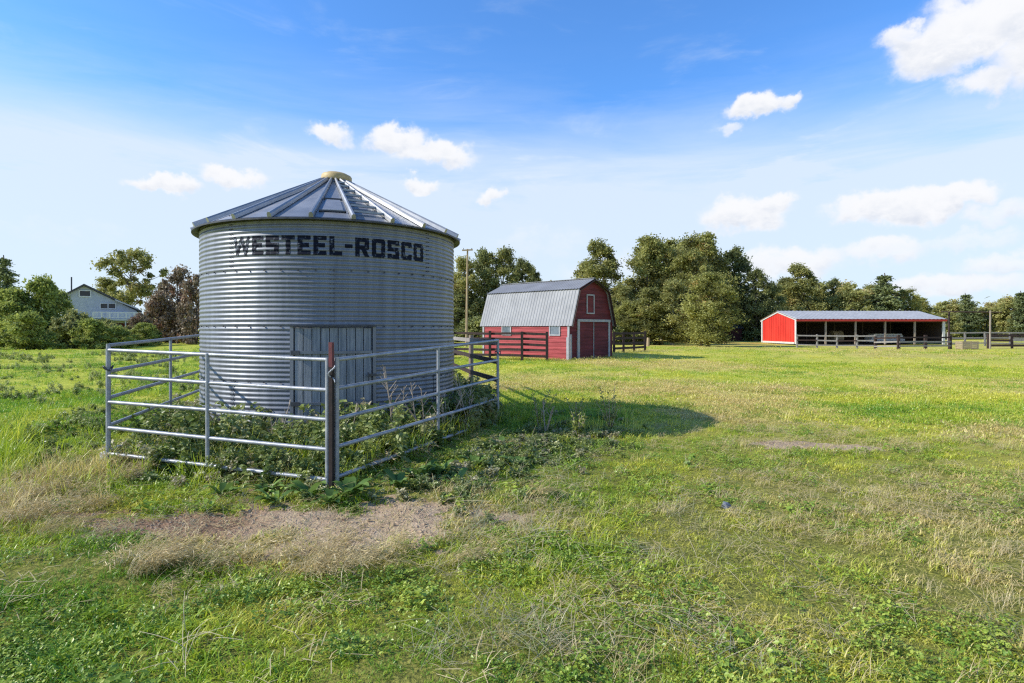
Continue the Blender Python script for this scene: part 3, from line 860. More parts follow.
def gateway():
    d = 52.0
    root = thing('pole_gateway', 'tall pole gateway with a thin crossbar right of the open shed', 'gateway', (X(970, d), d, 0))
    a = (X(990, d), d); b = (X(949, 54), 54.0)
    MB().tube([(a[0], a[1], -.2), (a[0]+.03, a[1], 3.3)], [.08, .065], 9).build('post', 'post_wood', root)
    MB().tube([(b[0], b[1], -.2), (b[0], b[1], 3.25)], [.085, .07], 9).build('post', 'stained_wood', root)
    MB().tube([(X(941, 54), 54, 3.25), (X(1002, d), d, 3.15)], .05, 7).build('crossbar', 'stained_wood', root)
gateway()
def crate():
    d = 50.5; c = Vector((X(967, d), d, 0)); z = gzf(c.x, c.y)
    root = thing('wooden_crate', 'pale tan slatted wooden crate on the grass beneath the pole gateway', 'crate', (c.x, c.y, z))
    for sy in (-.4, .4):
        for k in range(4): MB().box((c.x, c.y+sy, z+.13+.16*k), (1.36, .03, .12)).build('slat', 'tan_board', root)
    for sx in (-.67, .67):
        for k in range(4): MB().box((c.x+sx, c.y, z+.13+.16*k), (.03, .76, .12)).build('slat', 'tan_board', root)
        for sy in (-.36, .36): MB().box((c.x+sx*.93, c.y+sy, z+.34), (.07, .05, .70)).build('corner_post', 'tan_board', root)
    MB().box((c.x, c.y, z+.05), (1.30, .74, .03)).build('floor_board', 'tan_board', root)
crate()
for px, d, h, lb in ((648, 62, .9, 'short brown wooden stub post at the tree edge right of the barn fence'), (701, 66, 1.0, 'rusty brown stub post beside the dark shack under the trees')):
    x = X(px, d); z = gzf(x, d)
    m = MB().tube([(x, d, z-.1), (x+.02, d, z+h*.6), (x+.03, d, z+h)], [.17, .16, .14], 8)
    tag(m.build('stub_post', 'pole_wood' if px < 660 else 'rusty_steel', None, loc=(x, d, z)), lb, 'post')

# ------------------------------------------------------------------ open shed
def build_shed():
    K = Vector((X(796, 68), 68, 0)); u = Vector((1, .03, 0)).normalized(); v = Vector((-.03, 1, 0)).normalized(); up = Vector((0, 0, 1))
    L, Wd, ez, rz = 17.2, 8.6, 2.85, 3.80
    root = thing('open_shed', 'long open fronted shed with a bright red gable end and blue grey metal roof', 'shed', K)
    # gable, red, clad in upright sheets
    gm = MB()
    n = 43
    def prof(s): return ez+(rz-ez)*(1-abs(2*s-1))
    for i in range(n):
        s0, s1 = i/n, (i+1)/n
        o0 = -u*(.02 if i % 3 == 0 else 0)
        gm.quad(K+v*(Wd*s0)+o0+up*.02, K+v*(Wd*s1)+o0+up*.02, K+v*(Wd*s1)+o0+up*prof(s1), K+v*(Wd*s0)+o0+up*prof(s0))
    gm.build('gable_wall', 'shed_red', root)
    for s in (0, 1):
        m = MB(); m.box(K+v*(Wd*s+(.0 if s == 0 else -.08))-u*.05+up*(ez/2), (.06, .32, ez), (u, v, up)); m.build('corner_trim', 'shed_white', root)
    for s in (0, 1):
        m = MB(); a = K+v*(Wd*s + (-.3 if s == 0 else .3))+up*(ez-.1); b = K+v*(Wd/2)+up*(rz-.03); m.beam(a-u*.055, b-u*.055, .07, .26, up=up); m.build('rake_trim', 'shed_white', root)
    m = MB(); m.box(K+v*(Wd/2)-u*.052+up*.10, (.05, Wd-.6, .22), (u, v, up)); m.build('base_trim', 'shed_white', root)
    # back and far end
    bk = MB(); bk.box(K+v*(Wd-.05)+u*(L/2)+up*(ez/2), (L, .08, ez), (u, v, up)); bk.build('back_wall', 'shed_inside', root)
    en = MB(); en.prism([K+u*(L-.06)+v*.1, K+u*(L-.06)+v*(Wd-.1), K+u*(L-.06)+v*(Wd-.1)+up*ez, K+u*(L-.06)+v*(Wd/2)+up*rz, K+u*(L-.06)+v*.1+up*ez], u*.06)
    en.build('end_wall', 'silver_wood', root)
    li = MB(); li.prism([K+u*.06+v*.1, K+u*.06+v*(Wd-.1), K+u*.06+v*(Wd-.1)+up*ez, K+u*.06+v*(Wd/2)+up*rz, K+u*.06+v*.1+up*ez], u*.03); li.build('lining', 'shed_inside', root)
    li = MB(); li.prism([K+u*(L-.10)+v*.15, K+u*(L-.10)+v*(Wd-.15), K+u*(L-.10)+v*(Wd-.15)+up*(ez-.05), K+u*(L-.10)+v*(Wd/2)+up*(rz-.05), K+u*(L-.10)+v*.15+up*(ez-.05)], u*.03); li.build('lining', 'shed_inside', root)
    # roof
    for s in (0, 1):
        m = MB(); e = K+v*(Wd*s+(-.35 if s == 0 else .35))+up*(ez-.03); r = K+v*(Wd/2)+up*(rz+.08)
        roof_sheet(m, e-u*.2, e+u*(L+.15), r-u*.2, r+u*(L+.15), .45, .025); m.build('roof', 'shed_roof', root)
    m = MB(); m.box(K+v*(-.28)+u*(L/2)+up*(ez-.17), (L+.2, .05, .2), (u, v, up)); m.build('fascia', 'shed_red', root)
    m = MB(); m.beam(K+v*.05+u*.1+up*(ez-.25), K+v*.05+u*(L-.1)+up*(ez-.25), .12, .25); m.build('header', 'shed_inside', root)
    for k in range(1, 5):
        p = K+u*(L/5*k)+v*.05
        m = MB(); m.box(p+up*(ez/2-.15), (.17, .17, ez-.2), (u, v, up)); m.build('post', 'post_wood', root)
    for k in range(0, 6):
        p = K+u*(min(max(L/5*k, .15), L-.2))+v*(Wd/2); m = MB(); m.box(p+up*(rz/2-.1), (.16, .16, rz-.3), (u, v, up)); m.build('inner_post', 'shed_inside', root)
    p = K+u*(L-.1)+v*(-.0); m = MB(); m.box(p+up*(ez/2-.12), (.3, .12, ez-.12), (u, v, up)); m.build('end_post', 'shed_white', root)
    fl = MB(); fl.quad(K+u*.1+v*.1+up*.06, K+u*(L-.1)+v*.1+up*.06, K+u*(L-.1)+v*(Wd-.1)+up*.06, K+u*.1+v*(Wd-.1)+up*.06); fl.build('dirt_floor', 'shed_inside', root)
    # stored things
    c = K+u*12.2+v*3.0
    st = thing('board_stack', 'pale stack of boards stored in the shadow of the open shed', 'stack', c+up*.06)
    rng = random.Random(3)
    for k in range(5):
        MB().box(c+u*rng.uniform(-.2, .2)+up*(.25+.2*k), (4.3-.25*k, 1.3, .17), (u, v, up)).build('board_layer', 'pale_board', st)
    for s in (-1.4, 1.4): MB().box(c+u*s+up*.105, (.15, 1.2, .09), (u, v, up)).build('bearer', 'shed_inside', st)
    c = K+u*7.2+v*4.5
    hb = thing('hay_bale', 'round brown hay bale in the dark middle bay of the shed', 'hay bale', c+up*.06)
    m = MB(); m.tube([c-u*.6+up*.78, c+u*.6+up*.78], .72, 20); m.build('roll', 'tan_board', hb)
    for s in (-.3, 0, .3): MB().tube([c+u*(s-.02)+up*.78, c+u*(s+.02)+up*.78], .73, 20, False).build('twine', 'post_wood', hb)
build_shed()
def build_shack():
    d = 84.0; x0, x1 = X(704, d), X(742, d)
    root = thing('shack', 'low dark red shack with a grey roof half hidden under the tall trees', 'shack', ((x0+x1)/2, d, 0))
    MB().box(((x0+x1)/2, d+1.5, .9), (x1-x0, 3.0, 1.8)).build('wall', 'shack_red_shaded', root)
    a = Vector((x0-.2, d-.25, 1.78)); b = Vector((x1+.2, d-.25, 1.78)); c = Vector((x0-.2, d+1.5, 2.6)); e = Vector((x1+.2, d+1.5, 2.6))
    m = MB(); roof_sheet(m, a, b, c, e, .4, .02); m.build('roof', 'shack_roof', root)
    m = MB(); roof_sheet(m, a+Vector((0, 3.5, 0)), b+Vector((0, 3.5, 0)), c, e, .4, .02); m.build('roof', 'shack_roof', root)
    MB().box(((x0+x1)/2-.6, d-.02, .85), (.9, .06, 1.7)).build('door', 'stained_wood', root)
build_shack()

# ------------------------------------------------------------------ house on the left
def build_house():
    cx, cy = X(98, 93), 93.0
    n = Vector((cx, cy, 0)).normalized(); u = Vector((n.y, -n.x, 0)); up = Vector((0, 0, 1)); ax = (u, n, up)
    root = thing('house', 'blue grey house with a long sloping gable showing above the bushes', 'house', (cx, cy, 0))
    def H(px, py, out=0.0):                  # a point of the gable wall, moved out by some metres
        k = (px-HX)/FPX; t = (n.x*cx+n.y*cy-out)/(k*n.x+n.y); return Vector((t*k, t, Z(py, t)))
    def floor_(p): return Vector((p.x, p.y, 0))
    A, B, T = H(62, 297), H(137, 311), H(84, 286)
    back = n*11
    w = MB(); w.prism([floor_(A), floor_(B), B, T, A], back); w.build('wall', 'house_siding', root)
    for p, q in ((H(57, 299.5, .5), H(84, 285.5, .5)), (H(84, 285.5, .5), H(142, 312.5, .5))):
        m = MB(); m.prism([p, q, q+up*.28, p+up*.28], n*12); m.build('roof', 'house_roof', root)
    p, q = H(115, 300.5, .9), H(138, 309.5, .9)
    m = MB(); m.prism([p, q, q+up*.22, p+up*.22], n*1.2); m.build('porch_roof', 'house_roof_pale', root)
    wf = MB(); c = H(85, 293.5, .06)
    for s_ in (-1, 1): wf.box(c+u*(s_*.72), (.14, .1, 1.0), ax)
    for s_ in (-1, 1): wf.box(c+up*(s_*.45), (1.3, .1, .12), ax)
    wo = wf.build('window', 'trim_white', root); m = MB(); m.box(c+n*.03, (1.3, .06, .8), ax); m.build('pane', 'dark_glass', wo)
    for px in (104, 112):
        wf = MB(); c = H(px, 306, .06)
        for s_ in (-1, 1): wf.box(c+u*(s_*.5), (.12, .1, .9), ax)
        for s_ in (-1, 1): wf.box(c+up*(s_*.42), (.88, .1, .1), ax)
        wo = wf.build('window', 'trim_white', root); m = MB(); m.box(c+n*.03, (.9, .06, .76), ax); m.build('pane', 'dark_glass', wo)
    D0, D1 = H(93, 318.5, 3.0), H(142, 318.5, 3.0); zd = D0.z; D1.z = zd; L = (D1-D0).length; mid = (D0+D1)/2
    m = MB(); m.box(mid+n*1.4-up*.15, (L, 3.0, .25), ax); m.build('deck', 'house_siding', root)
    rl = MB()
    for z in (.98, .12): rl.box(mid+up*z, (L, .07, .10), ax)
    nb = 42
    for k in range(nb+1):
        wd = .06 if k % 7 else .14; rl.box(D0+u*(L*k/nb)+up*.5, (wd, wd, .9), ax)
    rl.build('railing', 'trim_white', root)
    for k in range(4):
        q = D0+u*(.2+(L-.4)*k/3)+n*.15; m = MB(); m.box(Vector((q.x, q.y, (zd-.3)/2)), (.16, .16, zd-.3), ax); m.build('deck_post', 'house_siding', root)
    q = H(124, 320, .06); m = MB(); m.box(Vector((q.x, q.y, 1.3)), (2.0, .1, 2.6), ax); m.build('door', 'house_dark_red', root)
    q = H(71, 290)+n*2; m = MB(); m.tube([Vector((q.x, q.y, Z(297, q.y))), Vector((q.x, q.y, Z(277, q.y)))], .10, 8); m.build('chimney', 'dark_steel', root)
build_house()
def pole():
    d = 56.0; x = X(467, d)
    root = thing('utility_pole', 'tall thin wooden utility pole rising between the bin and the barn', 'pole', (x, d, 0))
    MB().tube([(x-.06, d, -.2), (x, d, 5), (x+.05, d, Z(249, d))], [.115, .10, .075], 9).build('shaft', 'pole_wood', root)
    MB().beam((x-.45, d-.12, Z(250.5, d)), (x+.55, d-.12, Z(250.0, d)), .1, .12).build('crossarm', 'pole_wood', root)
    for s in (-.35, .45): MB().lathe((x+s, d-.12, Z(250.3, d)+.06), [(.03, 0), (.05, .05), (.05, .10), (.01, .15)], 8).build('insulator', 'window_glass', root)
pole()
def rock(x, y, size, mat, label, seed):
    bm = bmesh.new(); bmesh.ops.create_icosphere(bm, subdivisions=3, radius=1)
    rng = np.random.RandomState(seed); dirs = rng.normal(size=(9, 3)); dirs /= np.linalg.norm(dirs, axis=1)[:, None]
    for v in bm.verts:
        p = np.array(v.co); k = 1.0
        for dd in dirs:
            t = p.dot(dd)
            if t > .72: k = min(k, .72/t)
        q = p*k*np.array(size); v.co = Vector(q)
    me = bpy.data.meshes.new('stone'); bm.to_mesh(me); bm.free(); me.materials.append(M[mat])
    o = bpy.data.objects.new('stone', me); COL.objects.link(o); o.location = (x, y, gzf(x, y)+size[2]*.45); o.rotation_euler = (0, 0, seed)
    tag(o, label, 'stone')
rock(X(107, 7.75), 7.75, (.12, .10, .085), 'stone_pale', 'pale rounded stone beside the left front panel corner', 3)
rock(X(726, 5.75), 5.75, (.055, .05, .05), 'stone_blue', 'small blue grey stone alone in the open pasture grass', 8)

# ------------------------------------------------------------------ trees
def envelope(kind, t):
    if kind == 'tall': return (math.sin(PI*min(1, t**.85*.90+.08)))**.5 * (1-.15*t)
    if kind == 'round': return (math.sin(PI*(t*.90+.08)))**.55
    if kind == 'bush': return (math.cos(PI/2*t))**.45
    if kind == 'spruce': return (1-t)**.85*1.0+.03
    if kind == 'thin': return (math.sin(PI*(t*.85+.12)))**.5
    return 1
def leaf_cloud(rng, centers, crad, n, size, tints, flat=.75, aspect=1.6):
    k = rng.randint(0, len(centers), n)
    off = rng.normal(size=(n, 3)); off /= (np.linalg.norm(off, axis=1)[:, None]+1e-6)
    off *= np.minimum(np.abs(rng.normal(size=(n, 1)))*.60+.12, 1.30)
    off *= crad[k][:, None]; off[:, 2] *= flat
    c = centers[k]+off
    nv = rng.normal(size=(n, 3)); nv[:, 2] += .5; nv /= np.linalg.norm(nv, axis=1)[:, None]
    a = np.cross(nv, rng.normal(size=(n, 3))); a /= np.linalg.norm(a, axis=1)[:, None]; b = np.cross(nv, a)
    s = size*(.6+.8*rng.rand(n, 1))
    V = np.stack([c-a*s*.5*aspect, c-b*s*.5+nv*s*.1, c+a*s*.5*aspect, c+b*s*.5+nv*s*.1], 1).reshape(-1, 3)
    F = np.arange(4*n).reshape(-1, 4)
    tt = np.clip(tints[k]+rng.normal(size=n)*.10, 0, 1.05)
    return V, F, np.repeat(tt, 4)
def make_tree(name, seed, kind, h, w, base, nleaf, leaf, leafmat, barkmat='bark', nclump=60, crf=.13, gap=0.0, brown=0.0):
    """w = full crown width, base = crown base height fraction; returns root Empty with trunk + crown"""
    rng = np.random.RandomState(seed)
    root = bpy.data.objects.new(name, None); COL.objects.link(root); root.empty_display_size = .5
    lean = rng.normal(size=2)*.03*h
    def axis(t): return np.array([lean[0]*t*t, lean[1]*t*t, h*t])
    cent = []; rad = []; tint = []
    for i in range(nclump*4):
        if len(cent) >= nclump: break
        if kind == 'spruce':
            t = 1-math.sqrt(rng.rand()); 
        else: t = rng.rand()
        e = envelope(kind, t)*w/2
        z = base+(1-base)*t*.97
        ang = rng.rand()*2*PI; rr = e*rng.rand()**.55*(.95)
        if kind in ('tall', 'round', 'bush', 'thin') and rng.rand() < gap: continue
        p = axis(z)+np.array([math.cos(ang)*rr, math.sin(ang)*rr, 0])
        cr = (crf*h*(.5+1.0*rng.rand()))*(1.15-.28*t if kind in ('tall', 'round') else 1)
        if kind == 'spruce': cr = min(cr, .18*h*(1.1-t)*.6+.03*h)
        p[2] = min(p[2], h-cr*.5)
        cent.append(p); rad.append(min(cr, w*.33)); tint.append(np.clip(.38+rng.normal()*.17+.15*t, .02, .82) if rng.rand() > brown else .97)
    cent = np.array(cent); rad = np.array(rad); tint = np.array(tint)
    V, F, T = leaf_cloud(rng, cent, rad, nleaf, leaf, tint, .55 if kind == 'spruce' else .85)
    V[:, 2] = np.maximum(V[:, 2], .02)
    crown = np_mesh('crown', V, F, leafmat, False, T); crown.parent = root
    m = MB(); tr = .016*h+.05
    top = .93 if kind in ('spruce', 'tall') else .75
    pts = [axis(s)+np.array([rng.normal()*.008*h, rng.normal()*.008*h, 0])*(1 if 0 < s < top else 0) for s in np.linspace(0, top, 7)]
    pts[0][2] = -.15
    m.tube(pts, [tr*(1.25 if i == 0 else 1-.13*i) for i in range(7)], 8)
    order = rng.permutation(len(cent))[:min(26, len(cent))]
    for i in order:
        c = cent[i]; s = max(.06, min(top*.92, (c[2]/h)-.10-.12*rng.rand()))
        p0 = axis(s); mid = (p0+c)/2+rng.normal(size=3)*.02*h
        m.tube([p0, mid, c], [tr*.42*(1-s)+.02, tr*.25*(1-s)+.015, .012], 5, False)
    o = m.build('trunk', barkmat, root)
    return root, h
PROTO = {}
def proto(key, *a, **k): PROTO[key] = make_tree(*a, **k)
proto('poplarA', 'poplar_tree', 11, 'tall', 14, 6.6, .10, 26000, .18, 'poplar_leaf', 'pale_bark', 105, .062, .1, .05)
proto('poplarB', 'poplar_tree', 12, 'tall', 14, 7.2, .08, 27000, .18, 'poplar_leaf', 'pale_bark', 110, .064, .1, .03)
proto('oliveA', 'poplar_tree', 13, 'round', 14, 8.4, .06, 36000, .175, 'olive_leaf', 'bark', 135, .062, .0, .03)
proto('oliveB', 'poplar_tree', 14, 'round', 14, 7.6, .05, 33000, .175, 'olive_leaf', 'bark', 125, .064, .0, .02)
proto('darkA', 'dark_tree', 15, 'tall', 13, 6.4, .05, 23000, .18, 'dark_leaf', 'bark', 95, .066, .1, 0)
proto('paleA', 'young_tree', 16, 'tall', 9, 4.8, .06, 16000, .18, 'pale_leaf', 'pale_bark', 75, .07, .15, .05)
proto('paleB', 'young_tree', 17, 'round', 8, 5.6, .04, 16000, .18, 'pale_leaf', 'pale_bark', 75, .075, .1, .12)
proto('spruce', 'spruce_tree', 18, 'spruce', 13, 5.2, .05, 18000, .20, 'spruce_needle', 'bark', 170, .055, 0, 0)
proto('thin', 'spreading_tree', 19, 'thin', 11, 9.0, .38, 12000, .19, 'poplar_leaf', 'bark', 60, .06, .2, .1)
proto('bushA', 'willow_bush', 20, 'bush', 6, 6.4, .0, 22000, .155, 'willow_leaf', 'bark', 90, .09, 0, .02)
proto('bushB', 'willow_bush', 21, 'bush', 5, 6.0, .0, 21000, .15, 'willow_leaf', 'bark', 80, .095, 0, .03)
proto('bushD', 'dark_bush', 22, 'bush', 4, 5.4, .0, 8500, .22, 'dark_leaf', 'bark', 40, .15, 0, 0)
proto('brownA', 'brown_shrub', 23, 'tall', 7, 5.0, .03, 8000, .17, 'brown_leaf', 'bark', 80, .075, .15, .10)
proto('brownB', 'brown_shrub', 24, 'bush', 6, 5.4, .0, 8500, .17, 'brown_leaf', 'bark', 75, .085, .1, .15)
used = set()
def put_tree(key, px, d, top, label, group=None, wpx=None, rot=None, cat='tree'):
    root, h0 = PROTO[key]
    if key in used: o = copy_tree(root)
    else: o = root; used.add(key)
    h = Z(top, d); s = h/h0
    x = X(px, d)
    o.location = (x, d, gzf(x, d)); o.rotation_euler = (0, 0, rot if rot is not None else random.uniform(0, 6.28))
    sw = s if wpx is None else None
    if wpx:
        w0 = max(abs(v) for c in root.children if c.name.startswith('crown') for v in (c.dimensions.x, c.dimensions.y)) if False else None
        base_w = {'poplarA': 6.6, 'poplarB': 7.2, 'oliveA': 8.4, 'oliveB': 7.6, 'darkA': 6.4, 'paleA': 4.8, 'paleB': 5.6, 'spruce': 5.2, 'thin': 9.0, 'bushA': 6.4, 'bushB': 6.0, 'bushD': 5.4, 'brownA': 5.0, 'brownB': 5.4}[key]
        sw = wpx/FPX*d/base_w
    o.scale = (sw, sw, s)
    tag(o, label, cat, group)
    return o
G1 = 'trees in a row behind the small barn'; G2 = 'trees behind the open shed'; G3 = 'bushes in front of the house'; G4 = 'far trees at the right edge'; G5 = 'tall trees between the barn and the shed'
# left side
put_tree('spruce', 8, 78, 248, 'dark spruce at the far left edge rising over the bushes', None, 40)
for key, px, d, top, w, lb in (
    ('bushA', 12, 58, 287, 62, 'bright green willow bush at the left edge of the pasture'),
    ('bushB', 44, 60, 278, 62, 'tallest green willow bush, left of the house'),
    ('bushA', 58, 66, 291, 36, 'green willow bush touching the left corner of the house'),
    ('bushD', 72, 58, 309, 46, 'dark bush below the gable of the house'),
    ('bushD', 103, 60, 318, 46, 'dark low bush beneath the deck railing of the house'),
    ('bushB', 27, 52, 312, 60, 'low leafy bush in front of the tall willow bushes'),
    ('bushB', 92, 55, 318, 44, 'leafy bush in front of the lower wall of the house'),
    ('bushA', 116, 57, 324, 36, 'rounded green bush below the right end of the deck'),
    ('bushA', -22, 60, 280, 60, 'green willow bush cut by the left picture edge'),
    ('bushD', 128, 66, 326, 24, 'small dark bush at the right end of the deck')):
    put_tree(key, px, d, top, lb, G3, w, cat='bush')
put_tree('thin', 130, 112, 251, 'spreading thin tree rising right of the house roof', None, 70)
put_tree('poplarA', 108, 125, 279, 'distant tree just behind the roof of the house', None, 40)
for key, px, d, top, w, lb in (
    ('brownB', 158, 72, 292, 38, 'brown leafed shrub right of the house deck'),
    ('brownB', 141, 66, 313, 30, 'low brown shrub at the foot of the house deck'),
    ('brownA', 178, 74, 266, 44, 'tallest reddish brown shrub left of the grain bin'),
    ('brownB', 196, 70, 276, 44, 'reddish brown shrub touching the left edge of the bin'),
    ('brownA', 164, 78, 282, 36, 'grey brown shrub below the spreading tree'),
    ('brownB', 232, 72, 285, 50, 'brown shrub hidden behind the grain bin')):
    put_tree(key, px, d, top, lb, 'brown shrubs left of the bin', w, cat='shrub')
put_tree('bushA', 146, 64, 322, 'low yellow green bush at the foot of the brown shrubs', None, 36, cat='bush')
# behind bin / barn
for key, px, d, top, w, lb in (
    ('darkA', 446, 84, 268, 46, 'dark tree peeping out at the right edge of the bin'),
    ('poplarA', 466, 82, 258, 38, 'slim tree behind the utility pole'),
    ('darkA', 484, 84, 247, 42, 'tall dark tree right of the utility pole'),
    ('poplarB', 502, 84, 248, 42, 'tall grey green tree above the left end of the barn roof'),
    ('darkA', 522, 88, 257, 36, 'dark tree above the middle of the barn roof'),
    ('poplarA', 534, 92, 266, 30, 'smaller tree over the barn ridge'),
    ('darkA', 458, 80, 292, 44, 'low dark tree at the foot of the utility pole'),
    ('paleB', 556, 96, 283, 40, 'low pale tree showing over the barn ridge'),
    ('paleA', 400, 96, 300, 50, 'pale tree behind the grain bin')):
    put_tree(key, px, d, top, lb, G1, w)
for key, px, d, top, w, lb in (
    ('poplarB', 584, 80, 262, 40, 'leftmost tall tree over the barn gable'),
    ('poplarA', 604, 78, 242, 52, 'tall grey green tree right of the barn gable'),
    ('poplarB', 622, 74, 285, 40, 'lower tree filling the gap beside the barn'),
    ('oliveB', 645, 82, 237, 62, 'tall olive tree right of the gap of sky'),
    ('oliveA', 676, 85, 235, 66, 'tallest olive brown tree in the middle of the clump'),
    ('oliveB', 707, 85, 234, 62, 'broad brownish topped tree above the shack'),
    ('darkA', 735, 88, 246, 44, 'dark tree on the right side of the tall clump'),
    ('oliveB', 708, 61, 272, 58, 'wide yellowish tree in front of the tall clump'),
    ('poplarB', 672, 68, 279, 46, 'loose upright tree at the middle of the tall clump'),
    ('poplarA', 648, 69, 288, 42, 'short tree at the left foot of the tall clump'),
    ('oliveA', 690, 80, 246, 50, 'upright olive tree filling the middle of the tall clump'),
    ('poplarA', 662, 88, 246, 46, 'grey green tree between the two tallest olive trees'),
    ('darkA', 756, 84, 268, 40, 'dark tree between the clump and the shed'),
    ('darkA', 772, 86, 282, 34, 'dark tree just left of the shed gable'),
    ('oliveB', 628, 70, 300, 40, 'low olive tree over the short dark fence'),
    ('darkA', 668, 92, 262, 60, 'dark tree deep inside the tall clump'),
    ('darkA', 718, 92, 262, 60, 'dark tree behind the yellowish tree')):
    put_tree(key, px, d, top, lb, G5, w)
for px, d, top, w, lb in ((700, 76, 322, 44, 'dark bush growing over the left end of the shack'), (744, 86, 318, 34, 'dark bush growing over the right end of the shack'), (758, 90, 316, 40, 'dark bush beside the shed gable'), (606, 68, 318, 40, 'dark bush behind the short barn fence'), (640, 69, 322, 40, 'dark bush left of the stub post'), (478, 74, 318, 50, 'dark bush left of the barn')):
    put_tree('bushD', px, d, top, lb, 'dark bushes under the trees', w, cat='bush')
# behind the shed
for key, px, d, top, w, lb in (
    ('poplarB', 786, 96, 279, 36, 'grey green tree behind the red gable'),
    ('poplarA', 804, 94, 265, 44, 'tallest tree over the left bays of the shed'),
    ('paleA', 822, 98, 282, 34, 'slim pale tree over the second bay of the shed'),
    ('darkA', 834, 98, 278, 30, 'dark tree over the shed roof'),
    ('paleB', 852, 94, 282, 46, 'yellow green tree over the third bay of the shed'),
    ('oliveB', 872, 96, 285, 40, 'olive tree left of the pointed tree'),
    ('spruce', 888, 92, 267, 46, 'pointed dark green tree above the shed roof'),
    ('oliveA', 906, 94, 287, 34, 'brownish tree right of the pointed tree'),
    ('oliveB', 922, 98, 298, 34, 'last brownish tree above the right end of the shed'),
    ('paleB', 840, 108, 290, 60, 'pale tree deep behind the shed'),
    ('darkA', 792, 104, 284, 60, 'dark tree deep behind the gable')):
    put_tree(key, px, d, top, lb, G2, w)
for key, px, d, top, w, lb in (
    ('paleA', 938, 112, 303, 28, 'small pale tree just right of the shed'),
    ('paleB', 953, 110, 300, 34, 'pale tree left of the pointed spruce past the shed'),
    ('spruce', 970, 106, 289, 28, 'pointed dark tree between the gateway posts'),
    ('paleB', 986, 108, 303, 36, 'pale bushy tree behind the gateway post'),
    ('paleA', 1000, 106, 298, 30, 'slim pale tree right of the gateway'),
    ('paleB', 1014, 104, 296, 34, 'pale tree near the right picture edge'),
    ('spruce', 1026, 100, 286, 30, 'dark pointed tree at the right picture edge'),
    ('paleA', 945, 104, 312, 30, 'low pale tree at the right end of the shed'),
    ('paleA', 1048, 104, 292, 40, 'pale tree beyond the right picture edge'),
    ('paleB', 1080, 104, 292, 50, 'broad pale tree beyond the right picture edge')):
    put_tree(key, px, d, top, lb, G4, w)
# far woods reading as one mass
def far_woods():
    rng = np.random.RandomState(77); n = 340
    a = np.linspace(R(-58), R(58), n)+rng.normal(size=n)*.004
    d = 150+rng.rand(n)*25
    hh = 2.5+4.5*vnoise(a*40, a*0, 5)+1.0*rng.rand(n)
    c = np.stack([np.tan(a)*d, d, hh*.5], 1)
    V, F, T = leaf_cloud(rng, c, hh*.62, 26000, .75, np.clip(.35+rng.normal(size=n)*.15, 0, .8), 1.0)
    V[:, 2] = np.maximum(V[:, 2], .05)
    o = np_mesh('woods', V, F, 'poplar_leaf', False, T); tag(o, 'far off line of woods along the horizon', 'woods', kind='stuff')
far_woods()

# ------------------------------------------------------------------ grass and weeds
def plant_mat(name, greens, straw, trans=.35):
    m, t, out = new_mat(name)
    dry = t.attr('dry', 'INSTANCER').outputs['Fac']; rnd = t.attr('rnd', 'INSTANCER').outputs['Fac']
    tip = t.attr('tint').outputs['Fac']
    g = t.mix(t.ramp(rnd, .0, .6), c4(greens[0]), c4(greens[1])); g = t.mix(t.ramp(rnd, .55, 1.0), g, c4(greens[2]))
    s = t.mix(rnd, c4(straw[0]), c4(straw[1]))
    c = t.mix(t.ramp(t.math('ADD', dry, t.math('MULTIPLY', t.math('SUBTRACT', tip, .5), .35)), .30, .80), g, s)
    c = t.mix(t.ramp(tip, .5, -.05), c, t.mix(.38, c, (.05, .05, .015, 1)))
    d = t.node('ShaderNodeBsdfDiffuse'); t.put(d.inputs[0], c)
    tr = t.node('ShaderNodeBsdfTranslucent'); t.put(tr.inputs[0], c)
    mx = t.node('ShaderNodeMixShader'); mx.inputs[0].default_value = trans
    t.l.new(d.outputs[0], mx.inputs[1]); t.l.new(tr.outputs[0], mx.inputs[2])
    gl = t.node('ShaderNodeBsdfGlossy'); gl.inputs['Roughness'].default_value = .42
    m2 = t.node('ShaderNodeMixShader'); m2.inputs[0].default_value = .05
    t.l.new(mx.outputs[0], m2.inputs[1]); t.l.new(gl.outputs[0], m2.inputs[2])
    t.l.new(m2.outputs[0], out.inputs[0]); M[name] = m
plant_mat('grass_blade', ((.20, .40, .028), (.50, .62, .045), (.78, .75, .10)), ((.74, .60, .19), (.86, .70, .31)), .42)
plant_mat('straw_blade', ((.40, .40, .15), (.50, .45, .20), (.58, .52, .26)), ((.58, .45, .20), (.76, .63, .36)), .3)
plant_mat('weed_leaf', ((.16, .23, .055), (.31, .37, .105), (.47, .51, .20)), ((.46, .42, .24), (.56, .50, .34)), .35)
plant_mat('clover_leaf', ((.17, .30, .035), (.32, .45, .055), (.50, .59, .10)), ((.42, .42, .12), (.52, .44, .2)), .3)
plant_mat('dead_stem', ((.28, .30, .14), (.40, .40, .22), (.48, .45, .28)), ((.44, .37, .21), (.58, .50, .32)), .2)

